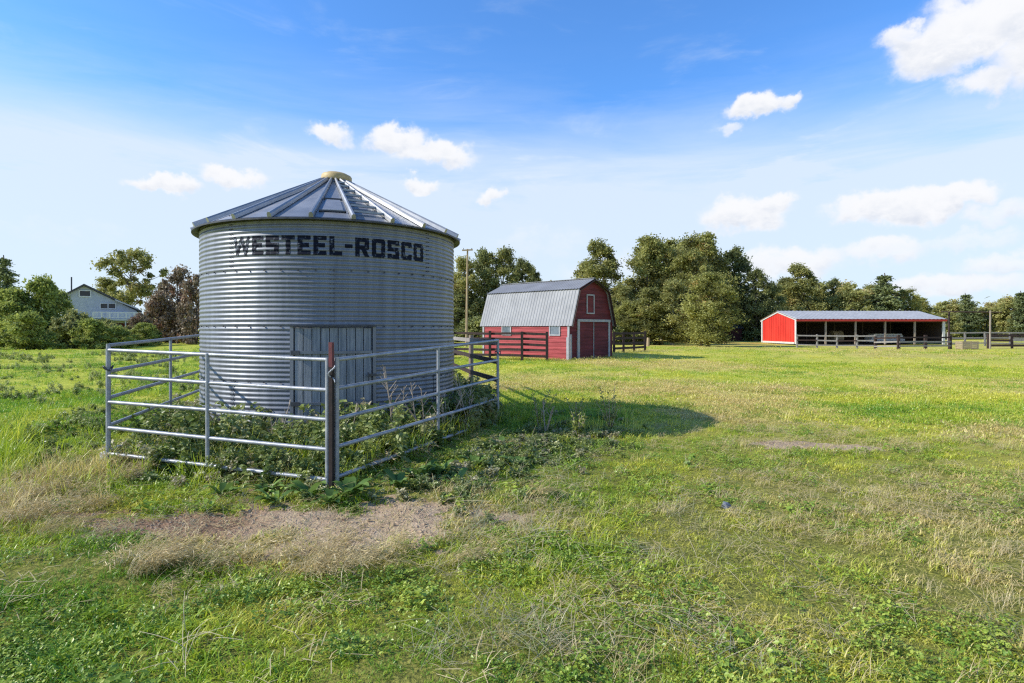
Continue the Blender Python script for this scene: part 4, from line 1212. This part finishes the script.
def blade(rng, out, base, L, w, lean, head, tipw=0.0, seg=3):
    """bent tapered strip appended to out lists (verts, faces, tint)"""
    V, F, T = out
    a = head+rng.normal()*.2
    side = np.array([math.cos(a+PI/2), math.sin(a+PI/2), 0])*w/2
    dirh = np.array([math.cos(a), math.sin(a), 0])
    o = len(V)
    for i in range(seg+1):
        s = i/seg
        p = base+dirh*(lean*L*s*s)+np.array([0, 0, 1])*(L*s*(1-.35*lean*s))
        k = (1-s)**.6*(1-tipw)+tipw
        if i == 0: k = .7
        V.append(p-side*k); V.append(p+side*k); T += [s, s]
    for i in range(seg): F.append((o+2*i, o+2*i+1, o+2*i+3, o+2*i+2))
def leafq(rng, out, c, size, tint, up=.6, ang=None, aspect=1.7, wd=.36):
    V, F, T = out
    n = rng.normal(size=3)*.6; n[2] = abs(n[2])+up; n /= np.linalg.norm(n)
    if ang is not None:
        a = np.array([math.cos(ang), math.sin(ang), rng.normal()*.3])
        a = a-n*a.dot(n)
    else: a = np.cross(n, rng.normal(size=3))
    a /= np.linalg.norm(a); b = np.cross(n, a); o = len(V); s = size
    V += [c, c+a*s*.45*aspect/1.7-b*s*wd+n*s*.06, c+a*s*aspect*.62, c+a*s*.45*aspect/1.7+b*s*wd+n*s*.06]; T += [tint]*4; F.append((o, o+1, o+2, o+3))
def fin(name, out, mat):
    V, F, T = out
    return np_mesh(name, np.array(V), np.array(F), mat, False, np.array(T), link=False)
def proto_grass(seed, n, rad, l0, l1, w, lean, mat='grass_blade'):
    rng = np.random.RandomState(seed); out = ([], [], [])
    for i in range(n):
        r = rad*math.sqrt(rng.rand()); a = rng.rand()*2*PI
        base = np.array([math.cos(a)*r, math.sin(a)*r, -.01])
        blade(rng, out, base, l0+(l1-l0)*rng.rand()**1.3, w*(.7+.6*rng.rand()), lean*(.3+rng.rand()), rng.rand()*2*PI)
    return fin('grass_tuft', out, mat)
def proto_straw(seed, n, rad, l0, l1, lean, wind, heads=True, mat='straw_blade'):
    rng = np.random.RandomState(seed); out = ([], [], [])
    for i in range(n):
        r = rad*math.sqrt(rng.rand()); a = rng.rand()*2*PI
        base = np.array([math.cos(a)*r, math.sin(a)*r, -.01]); L = l0+(l1-l0)*rng.rand(); hd = wind+rng.normal()*.5
        ln = lean*(.6+.7*rng.rand())
        blade(rng, out, base, L, .0032, ln, hd, .5, 4)
        if heads and rng.rand() < .75:      # feathery seed head
            dirh = np.array([math.cos(hd), math.sin(hd), 0]); tip = base+dirh*(ln*L)+np.array([0, 0, 1])*(L*(1-.35*ln))
            for k in range(6):
                q = tip+dirh*(.008*k-.03)-np.array([0, 0, .004*k])+rng.normal(size=3)*.003
                leafq(rng, out, q, .018+.010*rng.rand(), .95, .2, hd+rng.normal()*.3, 3.2, .11)
    return fin('straw_tuft', out, mat)
def proto_broad(seed, n, rad, hgt, size, mat='clover_leaf'):
    rng = np.random.RandomState(seed); out = ([], [], [])
    for i in range(n):
        r = rad*math.sqrt(rng.rand()); a = rng.rand()*2*PI
        c = np.array([math.cos(a)*r, math.sin(a)*r, hgt*(.25+.75*rng.rand())])
        for k in range(3): leafq(rng, out, c+rng.normal(size=3)*size*.25, size*(.7+.6*rng.rand()), .55+.45*rng.rand(), 1.2)
    return fin('clover_clump', out, mat)
def proto_weed(seed, h, nst, leaf, mat='weed_leaf', lsp=.022):
    rng = np.random.RandomState(seed); out = ([], [], [])
    for s in range(nst):
        a = rng.rand()*2*PI; r = .10*rng.rand(); base = np.array([math.cos(a)*r, math.sin(a)*r, 0])
        hh = h*(.6+.5*rng.rand()); hd = rng.rand()*2*PI; ln = .15+.35*rng.rand()
        blade(rng, out, base, hh, .006, ln, hd, .6, 4)
        dirh = np.array([math.cos(hd), math.sin(hd), 0])
        z = .03
        while z < hh:
            q = z/hh; p = base+dirh*(ln*hh*q*q)+np.array([0, 0, 1])*(hh*q*(1-.35*ln*q))
            for k in range(2):
                aa = rng.rand()*2*PI; sz = leaf*(1.1-.55*q)*(.7+.6*rng.rand())
                br = .06*(1-q)*h*rng.rand()
                leafq(rng, out, p+np.array([math.cos(aa)*br, math.sin(aa)*br, 0]), sz, .45+.5*q, .5, aa, 2.0)
            z += lsp
    return fin('weed_clump', out, mat)
def proto_dead(seed, n, rad, hgt):
    rng = np.random.RandomState(seed); out = ([], [], [])
    for i in range(n):
        r = rad*math.sqrt(rng.rand()); a = rng.rand()*2*PI
        base = np.array([math.cos(a)*r, math.sin(a)*r, rng.rand()*hgt*.4])
        blade(rng, out, base, hgt*(.4+rng.rand()*.8), .0034, .8+1.6*rng.rand(), rng.rand()*2*PI, .6, 5)
    return fin('dead_stem_tangle', out, 'dead_stem')

def gn_scatter(name, protos, pts, idx, scl, rot, dry, rnd, label, cat):
    me = bpy.data.meshes.new(name); me.vertices.add(len(pts)); me.vertices.foreach_set('co', np.asarray(pts, np.float32).ravel())
    def at(nm, typ, val, key='value'):
        a = me.attributes.new(nm, typ, 'POINT'); a.data.foreach_set(key, np.ascontiguousarray(val).ravel())
    at('pick', 'INT', idx.astype(np.int32)); at('scl', 'FLOAT', scl.astype(np.float32)); at('dry', 'FLOAT', dry.astype(np.float32)); at('rnd', 'FLOAT', rnd.astype(np.float32))
    at('rot', 'FLOAT_VECTOR', rot.astype(np.float32), 'vector')
    o = bpy.data.objects.new(name, me); COL.objects.link(o); tag(o, label, cat, kind='stuff')
    c = bpy.data.collections.new(name+'_sources')
    for i, p in enumerate(protos): p.name = '%s_source_%s' % (name, 'abcdefghijkl'[i]); c.objects.link(p)
    ng = bpy.data.node_groups.new(name+'_scatter', 'GeometryNodeTree')
    ng.interface.new_socket('Geometry', in_out='INPUT', socket_type='NodeSocketGeometry'); ng.interface.new_socket('Geometry', in_out='OUTPUT', socket_type='NodeSocketGeometry')
    gi = ng.nodes.new('NodeGroupInput'); go = ng.nodes.new('NodeGroupOutput')
    iop = ng.nodes.new('GeometryNodeInstanceOnPoints'); ci = ng.nodes.new('GeometryNodeCollectionInfo')
    ci.inputs[0].default_value = c; ci.inputs[1].default_value = True; ci.inputs[2].default_value = True
    def na(nm, typ):
        n = ng.nodes.new('GeometryNodeInputNamedAttribute'); n.data_type = typ; n.inputs[0].default_value = nm
        return next(s for s in n.outputs if s.enabled and s.name == 'Attribute')
    ng.links.new(gi.outputs[0], iop.inputs['Points']); ng.links.new(ci.outputs[0], iop.inputs['Instance'])
    iop.inputs['Pick Instance'].default_value = True
    ng.links.new(na('pick', 'INT'), iop.inputs['Instance Index']); ng.links.new(na('rot', 'FLOAT_VECTOR'), iop.inputs['Rotation']); ng.links.new(na('scl', 'FLOAT'), iop.inputs['Scale'])
    ng.links.new(iop.outputs[0], go.inputs[0])
    md = o.modifiers.new('scatter', 'NODES'); md.node_group = ng
    for nd in ng.nodes:
        pass
    return o

def wedge_points(seed, d0, d1, dens, back=False):
    """random ground points at distance d0..d1 in the wedge ahead (with margin for a step aside)"""
    rng = np.random.RandomState(seed); half = R(52)
    area = half*(d1*d1-d0*d0); n = int(area*dens)
    r = np.sqrt(rng.rand(n)*(d1*d1-d0*d0)+d0*d0); a = (rng.rand(n)*2-1)*half
    return np.sin(a)*r, np.cos(a)*r
def free(x, y):
    """not inside bin / buildings"""
    m = np.hypot(x-BIN_C[0], y-BIN_C[1]) > BIN_R+.06
    K = np.array([3.18, 33.0]); g = np.array([.694, .72]); l = np.array([-.72, .694])
    u = (x-K[0])*g[0]+(y-K[1])*g[1]; w = (x-K[0])*l[0]+(y-K[1])*l[1]
    m &= ~((u > -.05) & (u < 4.1) & (w > -.05) & (w < 7.0))
    return m
def rots(rng, n, tilt=.15):
    return np.stack([rng.normal(size=n)*tilt, rng.normal(size=n)*tilt, rng.rand(n)*2*PI], 1)

def lay_grass():
    rng = np.random.RandomState(5)
    shorts = [proto_grass(100+i, 30, .085, .016, .062, .0066, 1.25) for i in range(4)]      # 0-3
    talls = [proto_grass(110+i, 22, .09, .10, .24, .006, .7) for i in range(3)]            # 4-6
    wides = [proto_grass(120+i, 64, .34, .03, .085, .016, 1.0) for i in range(3)]            # 7-9 for the middle distance
    protos = shorts+talls+wides
    P, I, S, D = [], [], [], []
    for (d0, d1, dens, kind) in ((1.6, 4.2, 360, 0), (4.2, 7, 250, 0), (7, 12, 120, 0), (12, 20, 24, 1), (20, 34, 7, 1), (34, 60, 1.6, 1)):
        x, y = wedge_points(int(d0*10)+3, d0, d1, dens)
        dm = dirt_mask(x, y); k = free(x, y) & (rng.rand(len(x)) > dm*1.15-.03)
        bare = fbm(x*3.1, y*3.1, 91, 3); k &= (rng.rand(len(x)) < .45+1.2*sst(.30, .55, bare))
        x, y = x[k], y[k]; n = len(x)
        rough = np.clip(sst(.45, .72, fbm(x*.8+4, y*.8, 31, 3))*sst(-3.8, -6, x)*.9+sst(.56, .75, fbm(x*.55, y*.55, 33, 3))*.22, 0, 1)
        dry = np.clip(dry_mask(x, y)*(.55+.75*rng.rand(n)), 0, 1)
        if kind == 0:
            t = (rng.rand(n) < rough*.55); idx = np.where(t, 4+rng.randint(0, 3, n), rng.randint(0, 4, n))
            s = (.75+.6*rng.rand(n))*(.62+.9*sst(.35, .7, fbm(x*1.9, y*1.9, 97, 3)))*(1-.28*sst(.3, 2.5, x))*(1+.35*sst(6, 11, np.hypot(x, y)))
        else:
            t = rng.rand(n) < rough*.35; idx = np.where(t, 4+rng.randint(0, 3, n), 7+rng.randint(0, 3, n))
            s = (.75+.55*rng.rand(n))*(1+.5*sst(14, 40, y))*np.where(t, 1.4, 1)
        P.append(np.stack([x, y, gz(x, y)], 1)); I.append(idx); S.append(s); D.append(dry)
    x = rng.rand(5200)*7-7; y = rng.rand(5200)*11+6; k = in_pen(x, y) & free(x, y) & (rng.rand(5200) < .95); x, y = x[k], y[k]; n = len(x)
    P.append(np.stack([x, y, gz(x, y)], 1)); I.append(4+rng.randint(0, 3, n)); S.append((1.5+1.1*rng.rand(n))*(1-.35*sst(7.8, 6.4, y))); D.append(np.clip(.15+.5*rng.rand(n)**2, 0, 1))
    P = np.concatenate(P); I = np.concatenate(I); S = np.concatenate(S); D = np.concatenate(D); n = len(P)
    rnd = np.clip((fbm(P[:, 0]*.7, P[:, 1]*.7, 95, 4)-.5)*1.9+.5+rng.normal(size=n)*.17+.12*sst(0, 6, P[:, 0])-.22*sst(-4, -9, P[:, 0]), 0, 1)
    gn_scatter('grass', protos, P, I, S, rots(rng, n), D, rnd, 'short green and yellowing pasture grass over the whole field', 'grass')
    print('grass', n)
    # clover and other small leaves
    protos = [proto_broad(130+i, 18, .095, .050, .017) for i in range(3)]+[proto_broad(140+i, 12, .11, .08, .042) for i in range(2)]
    P, I = [], []
    for (d0, d1, dens) in ((1.6, 5, 150), (5, 9, 80), (9, 14, 30)):
        x, y = wedge_points(int(d0*10)+40, d0, d1, dens)
        pm = sst(.36, .58, fbm(x*1.3, y*1.3, 93, 3))*(1-.6*dry_mask(x, y)); k = free(x, y) & (rng.rand(len(x)) < pm) & (dirt_mask(x, y) < .35)
        x, y = x[k], y[k]; near = np.exp(-blob(x, y, -1.5, 6.0, 2.2, .5, R(15))**2)
        I.append(np.where(rng.rand(len(x)) < .012+.6*near, 3+rng.randint(0, 2, len(x)), rng.randint(0, 3, len(x)))); P.append(np.stack([x, y, gz(x, y)], 1))
    P = np.concatenate(P); I = np.concatenate(I); n = len(P)
    gn_scatter('clover_leaves', protos, P, I, .7+.7*rng.rand(n), rots(rng, n, .2), np.clip(dry_mask(P[:, 0], P[:, 1])*.4*rng.rand(n), 0, 1), rng.rand(n), 'small broad leaved ground plants among the grass', 'ground cover')
    # straw / foxtail
    protos = [proto_straw(150+i, 24, .08, .12, .30, .95, R(8)) for i in range(3)]+[proto_straw(160+i, 18, .09, .07, .17, .9, R(0), False) for i in range(3)]
    P, I, S = [], [], []
    def clump(cx, cy, rx, ry, rot, n, tall, sc):
        n = int(n*.62)
        a = rng.rand(n)*2*PI; r = np.sqrt(rng.rand(n)); u = np.cos(a)*r*rx; v = np.sin(a)*r*ry
        x = cx+u*math.cos(rot)-v*math.sin(rot); y = cy+u*math.sin(rot)+v*math.cos(rot)
        k = (fbm(x*3, y*3, 99, 3) > .40) & (dirt_mask(x, y) < .25+.6*rng.rand(len(x))**3); x, y = x[k], y[k]
        P.append(np.stack([x, y, gz(x, y)], 1)); I.append(np.where(rng.rand(len(x)) < tall, rng.randint(0, 3, len(x)), 3+rng.randint(0, 3, len(x)))); S.append(sc*(.7+.6*rng.rand(len(x))))
    clump(-2.0, 4.18, .85, .36, R(-8), 95, .85, 1.0)
    clump(-1.1, 4.45, .75, .24, R(-5), 60, .8, .95)
    clump(-1.85, 4.9, .5, .15, R(0), 20, .8, .85)
    clump(-5.0, 6.7, .75, .7, 0, 120, .6, .9)
    clump(-4.55, 5.7, .85, .45, 0, 120, .65, .9)
    clump(-5.5, 7.8, .8, .6, 0, 60, .5, .9)
    clump(-3.9, 5.1, .5, .3, 0, 40, .5, .8)
    clump(-.35, 4.9, .5, .3, R(10), 40, .4, .8)
    clump(-.1, 6.0, .5, .6, R(20), 40, .3, .9)
    clump(-2.8, 7.6, 1.6, .9, R(0), 70, .6, 1.0)
    clump(-4.9, 9.4, .7, 1.5, R(10), 80, .7, 1.2)
    x, y = wedge_points(77, 1.8, 13, 26); k = (rng.rand(len(x)) < dry_mask(x, y)*.75) & free(x, y) & (dirt_mask(x, y) < .4); x, y = x[k], y[k]
    P.append(np.stack([x, y, gz(x, y)], 1)); I.append(3+rng.randint(0, 3, len(x))); S.append(.55+.5*rng.rand(len(x)))
    P = np.concatenate(P); I = np.concatenate(I); S = np.concatenate(S); n = len(P)
    r3 = np.stack([rng.normal(size=n)*.12, rng.normal(size=n)*.12, rng.normal(size=n)*.55], 1)
    for i in range(3):
        rg = np.random.RandomState(260+i); out = ([], [], [])
        for j in range(16):
            r = .13*math.sqrt(rg.rand()); a = rg.rand()*2*PI
            blade(rg, out, np.array([math.cos(a)*r, math.sin(a)*r, .008+.035*rg.rand()]), .025+.055*rg.rand(), .0045, 2.2, rg.rand()*2*PI, .7, 2)
        out = (out[0], out[1], [.8]*len(out[2]))
        protos.append(fin('cut_litter', out, 'straw_blade'))
    lx, ly = wedge_points(79, 1.7, 12, 60); lk = (rng.rand(len(lx)) < (.08+.42*dry_mask(lx, ly))*sst(.40, .60, fbm(lx*1.6, ly*1.6, 98, 3))) & free(lx, ly); lx, ly = lx[lk], ly[lk]; ln_ = len(lx)
    P = np.concatenate([P, np.stack([lx, ly, gz(lx, ly)], 1)]); I = np.concatenate([I, 6+rng.randint(0, 3, ln_)]); S = np.concatenate([S, .8+.6*rng.rand(ln_)]); n = len(P)
    r3 = np.concatenate([r3, np.stack([rng.normal(size=ln_)*.1, rng.normal(size=ln_)*.1, rng.rand(ln_)*6.28], 1)])
    gn_scatter('dry_grass', protos, P, I, S, r3, .45+.55*rng.rand(n), rng.rand(n), 'pale wind bent dry foxtail grass in patches before the pen', 'dry grass')
    # weeds in and around the pen
    protos = [proto_weed(170+i, .42, 5, .066, lsp=.018) for i in range(3)]+[proto_weed(180+i, .24, 6, .075, lsp=.018) for i in range(2)]
    x = rng.rand(9000)*11-8.5; y = rng.rand(9000)*13+5
    pen = in_pen(x, y)*1.0
    side_d = ((x-PA[0])*(PC[1]-PA[1])-(y-PA[1])*(PC[0]-PA[0]))/math.hypot(PC[0]-PA[0], PC[1]-PA[1])
    bank = np.exp(-blob(x, y, -.10, 8.0, .75, 2.6, R(-22))**2*.9)*sst(.40, .85, side_d)
    foot = np.exp(-blob(x, y, -3.2, 6.6, 1.9, .25, R(-18))**2)*.5
    right = np.exp(-blob(x, y, 1.0, 9.0, .7, 1.0, R(-20))**2)*.40
    left = sst(-5.2, -6.5, x)*sst(.50, .66, fbm(x*.7+3, y*.7, 37, 3))*.75
    # bearing of the left field
    k = (rng.rand(9000) < np.maximum.reduce([pen*.62, bank, foot, right, left*.5])) & free(x, y) & (dirt_mask(x, y) < .35)
    x, y = x[k], y[k]; n1 = len(x)
    inside = in_pen(x, y); nearfront = sst(8.5, 6.6, y)
    s = np.where(inside, 1.0+.8*rng.rand(n1)-.65*nearfront, (.32+.38*rng.rand(n1)))
    x2, y2 = wedge_points(501, 7, 45, 5.0); lk = (x2 < -6.3) & (rng.rand(len(x2)) < .85*sst(.50, .60, fbm(x2*.45, y2*.45, 39, 4))); x2, y2 = x2[lk], y2[lk]
    x = np.concatenate([x, x2]); y = np.concatenate([y, y2]); s = np.concatenate([s, (.35+.45*rng.rand(len(x2)))*(1+.5*sst(15, 50, y2))])
    n = len(x); I = np.where(np.concatenate([inside, np.ones(len(x2), bool)]), rng.randint(0, 5, n), 3+rng.randint(0, 2, n))
    lushx = sst(-5, -8, x)
    dry = np.clip(rng.rand(n)**4*.7-lushx*.3, 0, 1)
    rnd = np.clip(rng.rand(n)*.8+lushx*.3, 0, 1)
    gn_scatter('weeds', protos, np.stack([x, y, gz(x, y)], 1), I, s, rots(rng, n, .12), dry, rnd, 'leafy grey green weeds crowding the pen and its edges', 'weeds')
    print('weeds', n)
    # tangles of dead stems lying in the grass
    protos = [proto_dead(190+i, 15, .17, .15) for i in range(3)]
    P = []
    for (cx, cy, rx, ry, n) in ((-.05, 3.25, .36, .20, 16), (.3, 3.2, .3, .14, 8), (1.15, 3.05, .25, .1, 4), (1.05, 3.3, .35, .15, 4), (.9, 4.9, .8, .6, 26), (-.2, 4.9, .5, .4, 22), (.3, 6.3, .7, .8, 26), (.6, 8.0, .6, .9, 20), (-3.6, 4.6, .5, .25, 14), (2.2, 3.3, .7, .3, 5), (-2.7, 5.45, .7, .3, 14), (-3.1, 8.6, 1.7, 1.2, 30)):
        n = int(n*1.0); a = rng.rand(n)*2*PI; r = np.sqrt(rng.rand(n)); x = cx+np.cos(a)*r*rx*1.2; y = cy+np.sin(a)*r*ry*1.5
        P.append(np.stack([x, y, gz(x, y)], 1))
    x, y = wedge_points(88, 2, 9, 1.6); P.append(np.stack([x, y, gz(x, y)], 1)); P = np.concatenate(P); P = P[free(P[:, 0], P[:, 1])]; n = len(P)
    gn_scatter('dead_stems', protos, P, rng.randint(0, 3, n), .6+.6*rng.rand(n), rots(rng, n, .3), rng.rand(n), rng.rand(n), 'grey tangles of dead weed stems lying in the grass', 'dead stems')
lay_grass()

def clods():
    rng = np.random.RandomState(8); protos = []
    for i in range(4):
        bm = bmesh.new(); bmesh.ops.create_icosphere(bm, subdivisions=2, radius=.012)
        for v in bm.verts: v.co *= .7+.5*rng.rand(); v.co.z *= .7
        me = bpy.data.meshes.new('clod'); bm.to_mesh(me); bm.free(); me.materials.append(M['soil_clod']); protos.append(bpy.data.objects.new('clod', me))
    x = rng.rand(16000)*4.2-4; y = rng.rand(16000)*1.6+4.6; k = rng.rand(16000) < dirt_mask(x, y)*.16; x, y = x[k], y[k]; n = len(x)
    gn_scatter('soil_clods', protos, np.stack([x, y, gz(x, y)], 1), rng.randint(0, 4, n), .3+1.3*rng.rand(n)**3, rots(rng, n, 1), rng.rand(n), rng.rand(n), 'crumbs and clods of dry earth on the bare patch', 'soil')
weathered('soil_clod', (.36, .26, .17), (.58, .45, .31), .95, 0, 20)
clods()
# single plants
def burdock(x, y, size, n, label, seed):
    rng = np.random.RandomState(seed); out = ([], [], [])
    V, F, T = out; z0 = gzf(x, y)
    for i in range(n):
        a = rng.rand()*2*PI; L = size*(.5+.7*rng.rand()); rise = L*(.25+.5*rng.rand()); wd = L*.42*(.8+.4*rng.rand())
        d = np.array([math.cos(a), math.sin(a), 0]); s = np.array([-d[1], d[0], 0]); tint = np.clip(.5+rng.normal()*.18, 0, .85)
        o = len(V); K = 5
        for j in range(K+1):
            q = j/K; c = d*(.12*size+L*q)+np.array([0, 0, rise*math.sin(q*PI*.62)+.01]); w = wd*math.sin(PI*(q*.86+.10))**.8*.5
            for sg, dz in ((-1, .22), (0, 0), (1, .22)): V.append(c+s*(w*sg)+np.array([0, 0, w*dz])); T.append(tint)
        for j in range(K):
            for c in range(2): F.append((o+3*j+c, o+3*j+c+1, o+3*j+c+4, o+3*j+c+3))
    ob = np_mesh('burdock_plant', np.array(V), np.array(F), 'burdock_leaf', True, np.array(T)); ob.location = (x, y, z0)
    tag(ob, label, 'plant', 'broad leaved plants along the pen')
for i, (x, y, s, n, lb) in enumerate((
    (-2.05, 6.05, .20, 16, 'broad leaved plant at the foot of the rusty post, on its left'),
    (-1.62, 6.02, .22, 18, 'broad leaved plant at the foot of the rusty post, on its right'),
    (-2.55, 6.2, .20, 16, 'broad leaved plant under the middle of the sunny front panel'),
    (-2.95, 6.1, .18, 14, 'low broad leaved plant at the edge of the reddish soil'),
    (-1.2, 6.35, .20, 16, 'dark broad leaved plant where the shady panel meets the soil'),
    (-.85, 6.9, .20, 16, 'dark broad leaved plant beneath the lowest rail of the shady panel'),
    (-.45, 7.3, .18, 14, 'broad leaved plant outside the middle upright of the shady panel'),
    (-.15, 8.1, .18, 14, 'broad leaved plant on the weedy bank near the panel end'),
    (-2.3, 5.85, .17, 14, 'broad leaved plant overhanging the top edge of the bare soil'),
    (-1.75, 5.80, .19, 16, 'broad leaved plant nearest the pale bare soil'),
    (-1.05, 6.75, .22, 16, 'broad leaved plant against the lowest rail near the rusty post'),
    (-.6, 6.5, .17, 14, 'low broad leaved plant right of the bare soil'),
    (.05, 7.2, .18, 14, 'low broad leaved plant in the open grass right of the shady panel'))):
    burdock(x, y, s, n, lb, 300+i)
def dead_plant(x, y, h, n, label, seed):
    rng = np.random.RandomState(seed); z0 = gzf(x, y)
    root = thing('dead_weed', label, 'dead weed', (x, y, z0), 'pale dead weed stalks beside the bin')
    m = MB(); tw = MB()
    for i in range(n):
        a = rng.rand()*2*PI; ln = .12+.3*rng.rand(); L = h*(.7+.4*rng.rand())
        top = Vector((x+math.cos(a)*ln*L, y+math.sin(a)*ln*L, z0+L)); b = Vector((x+rng.normal()*.04, y+rng.normal()*.04, z0)); mid = b.lerp(top, .5)+Vector((rng.normal()*.02, rng.normal()*.02, 0))
        m.tube([b, mid, top], [.010, .008, .005], 5, False)
        for k in range(7):
            q = .4+.58*rng.rand(); p = mid.lerp(top, (q-.5)*2) if q > .5 else b.lerp(mid, q*2)
            aa = rng.rand()*2*PI; l2 = L*.22*(1.2-q)*1.6
            tw.tube([p, p+Vector((math.cos(aa)*l2*.6, math.sin(aa)*l2*.6, l2*.8))], [.006, .0035], 4, False)
    for nm, mb in (('stalk', m), ('twig', tw)):
        o = mb.build(nm, 'dead_stalk', root)
def leafy_weed(x, y, h, leafm, label, seed, flowers=False):
    rng = np.random.RandomState(seed); z0 = gzf(x, y)
    root = thing('leafy_weed', label, 'weed', (x, y, z0), 'leafy weeds on the grass beside the bin shadow')
    m = MB(); V, F, T = [], [], []; out = (V, F, T); fl = ([], [], [])
    for i in range(7):
        a = rng.rand()*2*PI; ln = .15+.35*rng.rand(); L = h*(.6+.5*rng.rand()); b = Vector((x, y, z0)); top = b+Vector((math.cos(a)*ln*L, math.sin(a)*ln*L, L)); mid = b.lerp(top, .5)+Vector((0, 0, L*.08))
        m.tube([b, mid, top], [.006, .005, .003], 5, False)
        for k in range(26):
            q = .12+.88*rng.rand(); p = b.lerp(mid, q*2) if q < .5 else mid.lerp(top, (q-.5)*2)
            leafq(rng, out, np.array([p.x-x, p.y-y, p.z-z0]), .065*(1.1-.5*q), np.clip(.5+rng.normal()*.2, 0, .84), .5, rng.rand()*6.28, 2.0)
        if flowers:
            for k in range(12): leafq(rng, fl, np.array([top.x-x, top.y-y, top.z-z0])+rng.normal(size=3)*.02, .03, 1.0, .5, rng.rand()*6.28, 1.5)
    m.build('stem', 'dead_stalk', root)
    o = np_mesh('leaves', np.array(V), np.array(F), leafm, False, np.array(T)); o.parent = root
    if flowers: o = np_mesh('flowers', np.array(fl[0]), np.array(fl[1]), 'flower_yellow', False, np.array(fl[2])); o.parent = root
leaf_mat('flower_yellow', (.5, .4, .05), (.6, .48, .06), (.7, .55, .08), (.72, .56, .09), .3)
for i, (x, y, h, lm, fw, lb) in enumerate((
    (1.62, 9.9, .72, 'pale_leaf', True, 'yellow flowered weed at the lower edge of the bin shadow'),
    (1.05, 9.8, .62, 'willow_leaf', False, 'grey green leafy weed left of the yellow flowered weed'),
    (.45, 10.0, .62, 'willow_leaf', False, 'leafy weed standing in the bin shadow near the panel end'),
    (1.0, 9.0, .42, 'willow_leaf', False, 'low leafy weed on the sunny side of the bin shadow edge'))):
    leafy_weed(x, y, h, lm, lb, 500+i, fw)
for i, (x, y, h, n, lb) in enumerate((
    (-1.62, 8.35, 1.12, 3, 'tall pale branching dead weed in front of the bin right of the door'),
    (-1.25, 8.6, .95, 3, 'dead branching weed left of the middle upright of the shady panel'),
    (-2.25, 8.05, .80, 3, 'short dead weed leaning before the bin door'),
    (-.75, 9.6, .85, 5, 'bundle of pale straw stalks near the far end of the shady panel'),
    (-1.0, 9.2, .75, 4, 'leaning pale stalks right of the middle upright of the shady panel'),
    (-3.1, 7.9, .70, 3, 'thin dead weed left of the bin door'),
    (.55, 9.6, .55, 3, 'dead weed on the edge of the bin shadow'))):
    dead_plant(x, y, h, n, lb, 400+i)
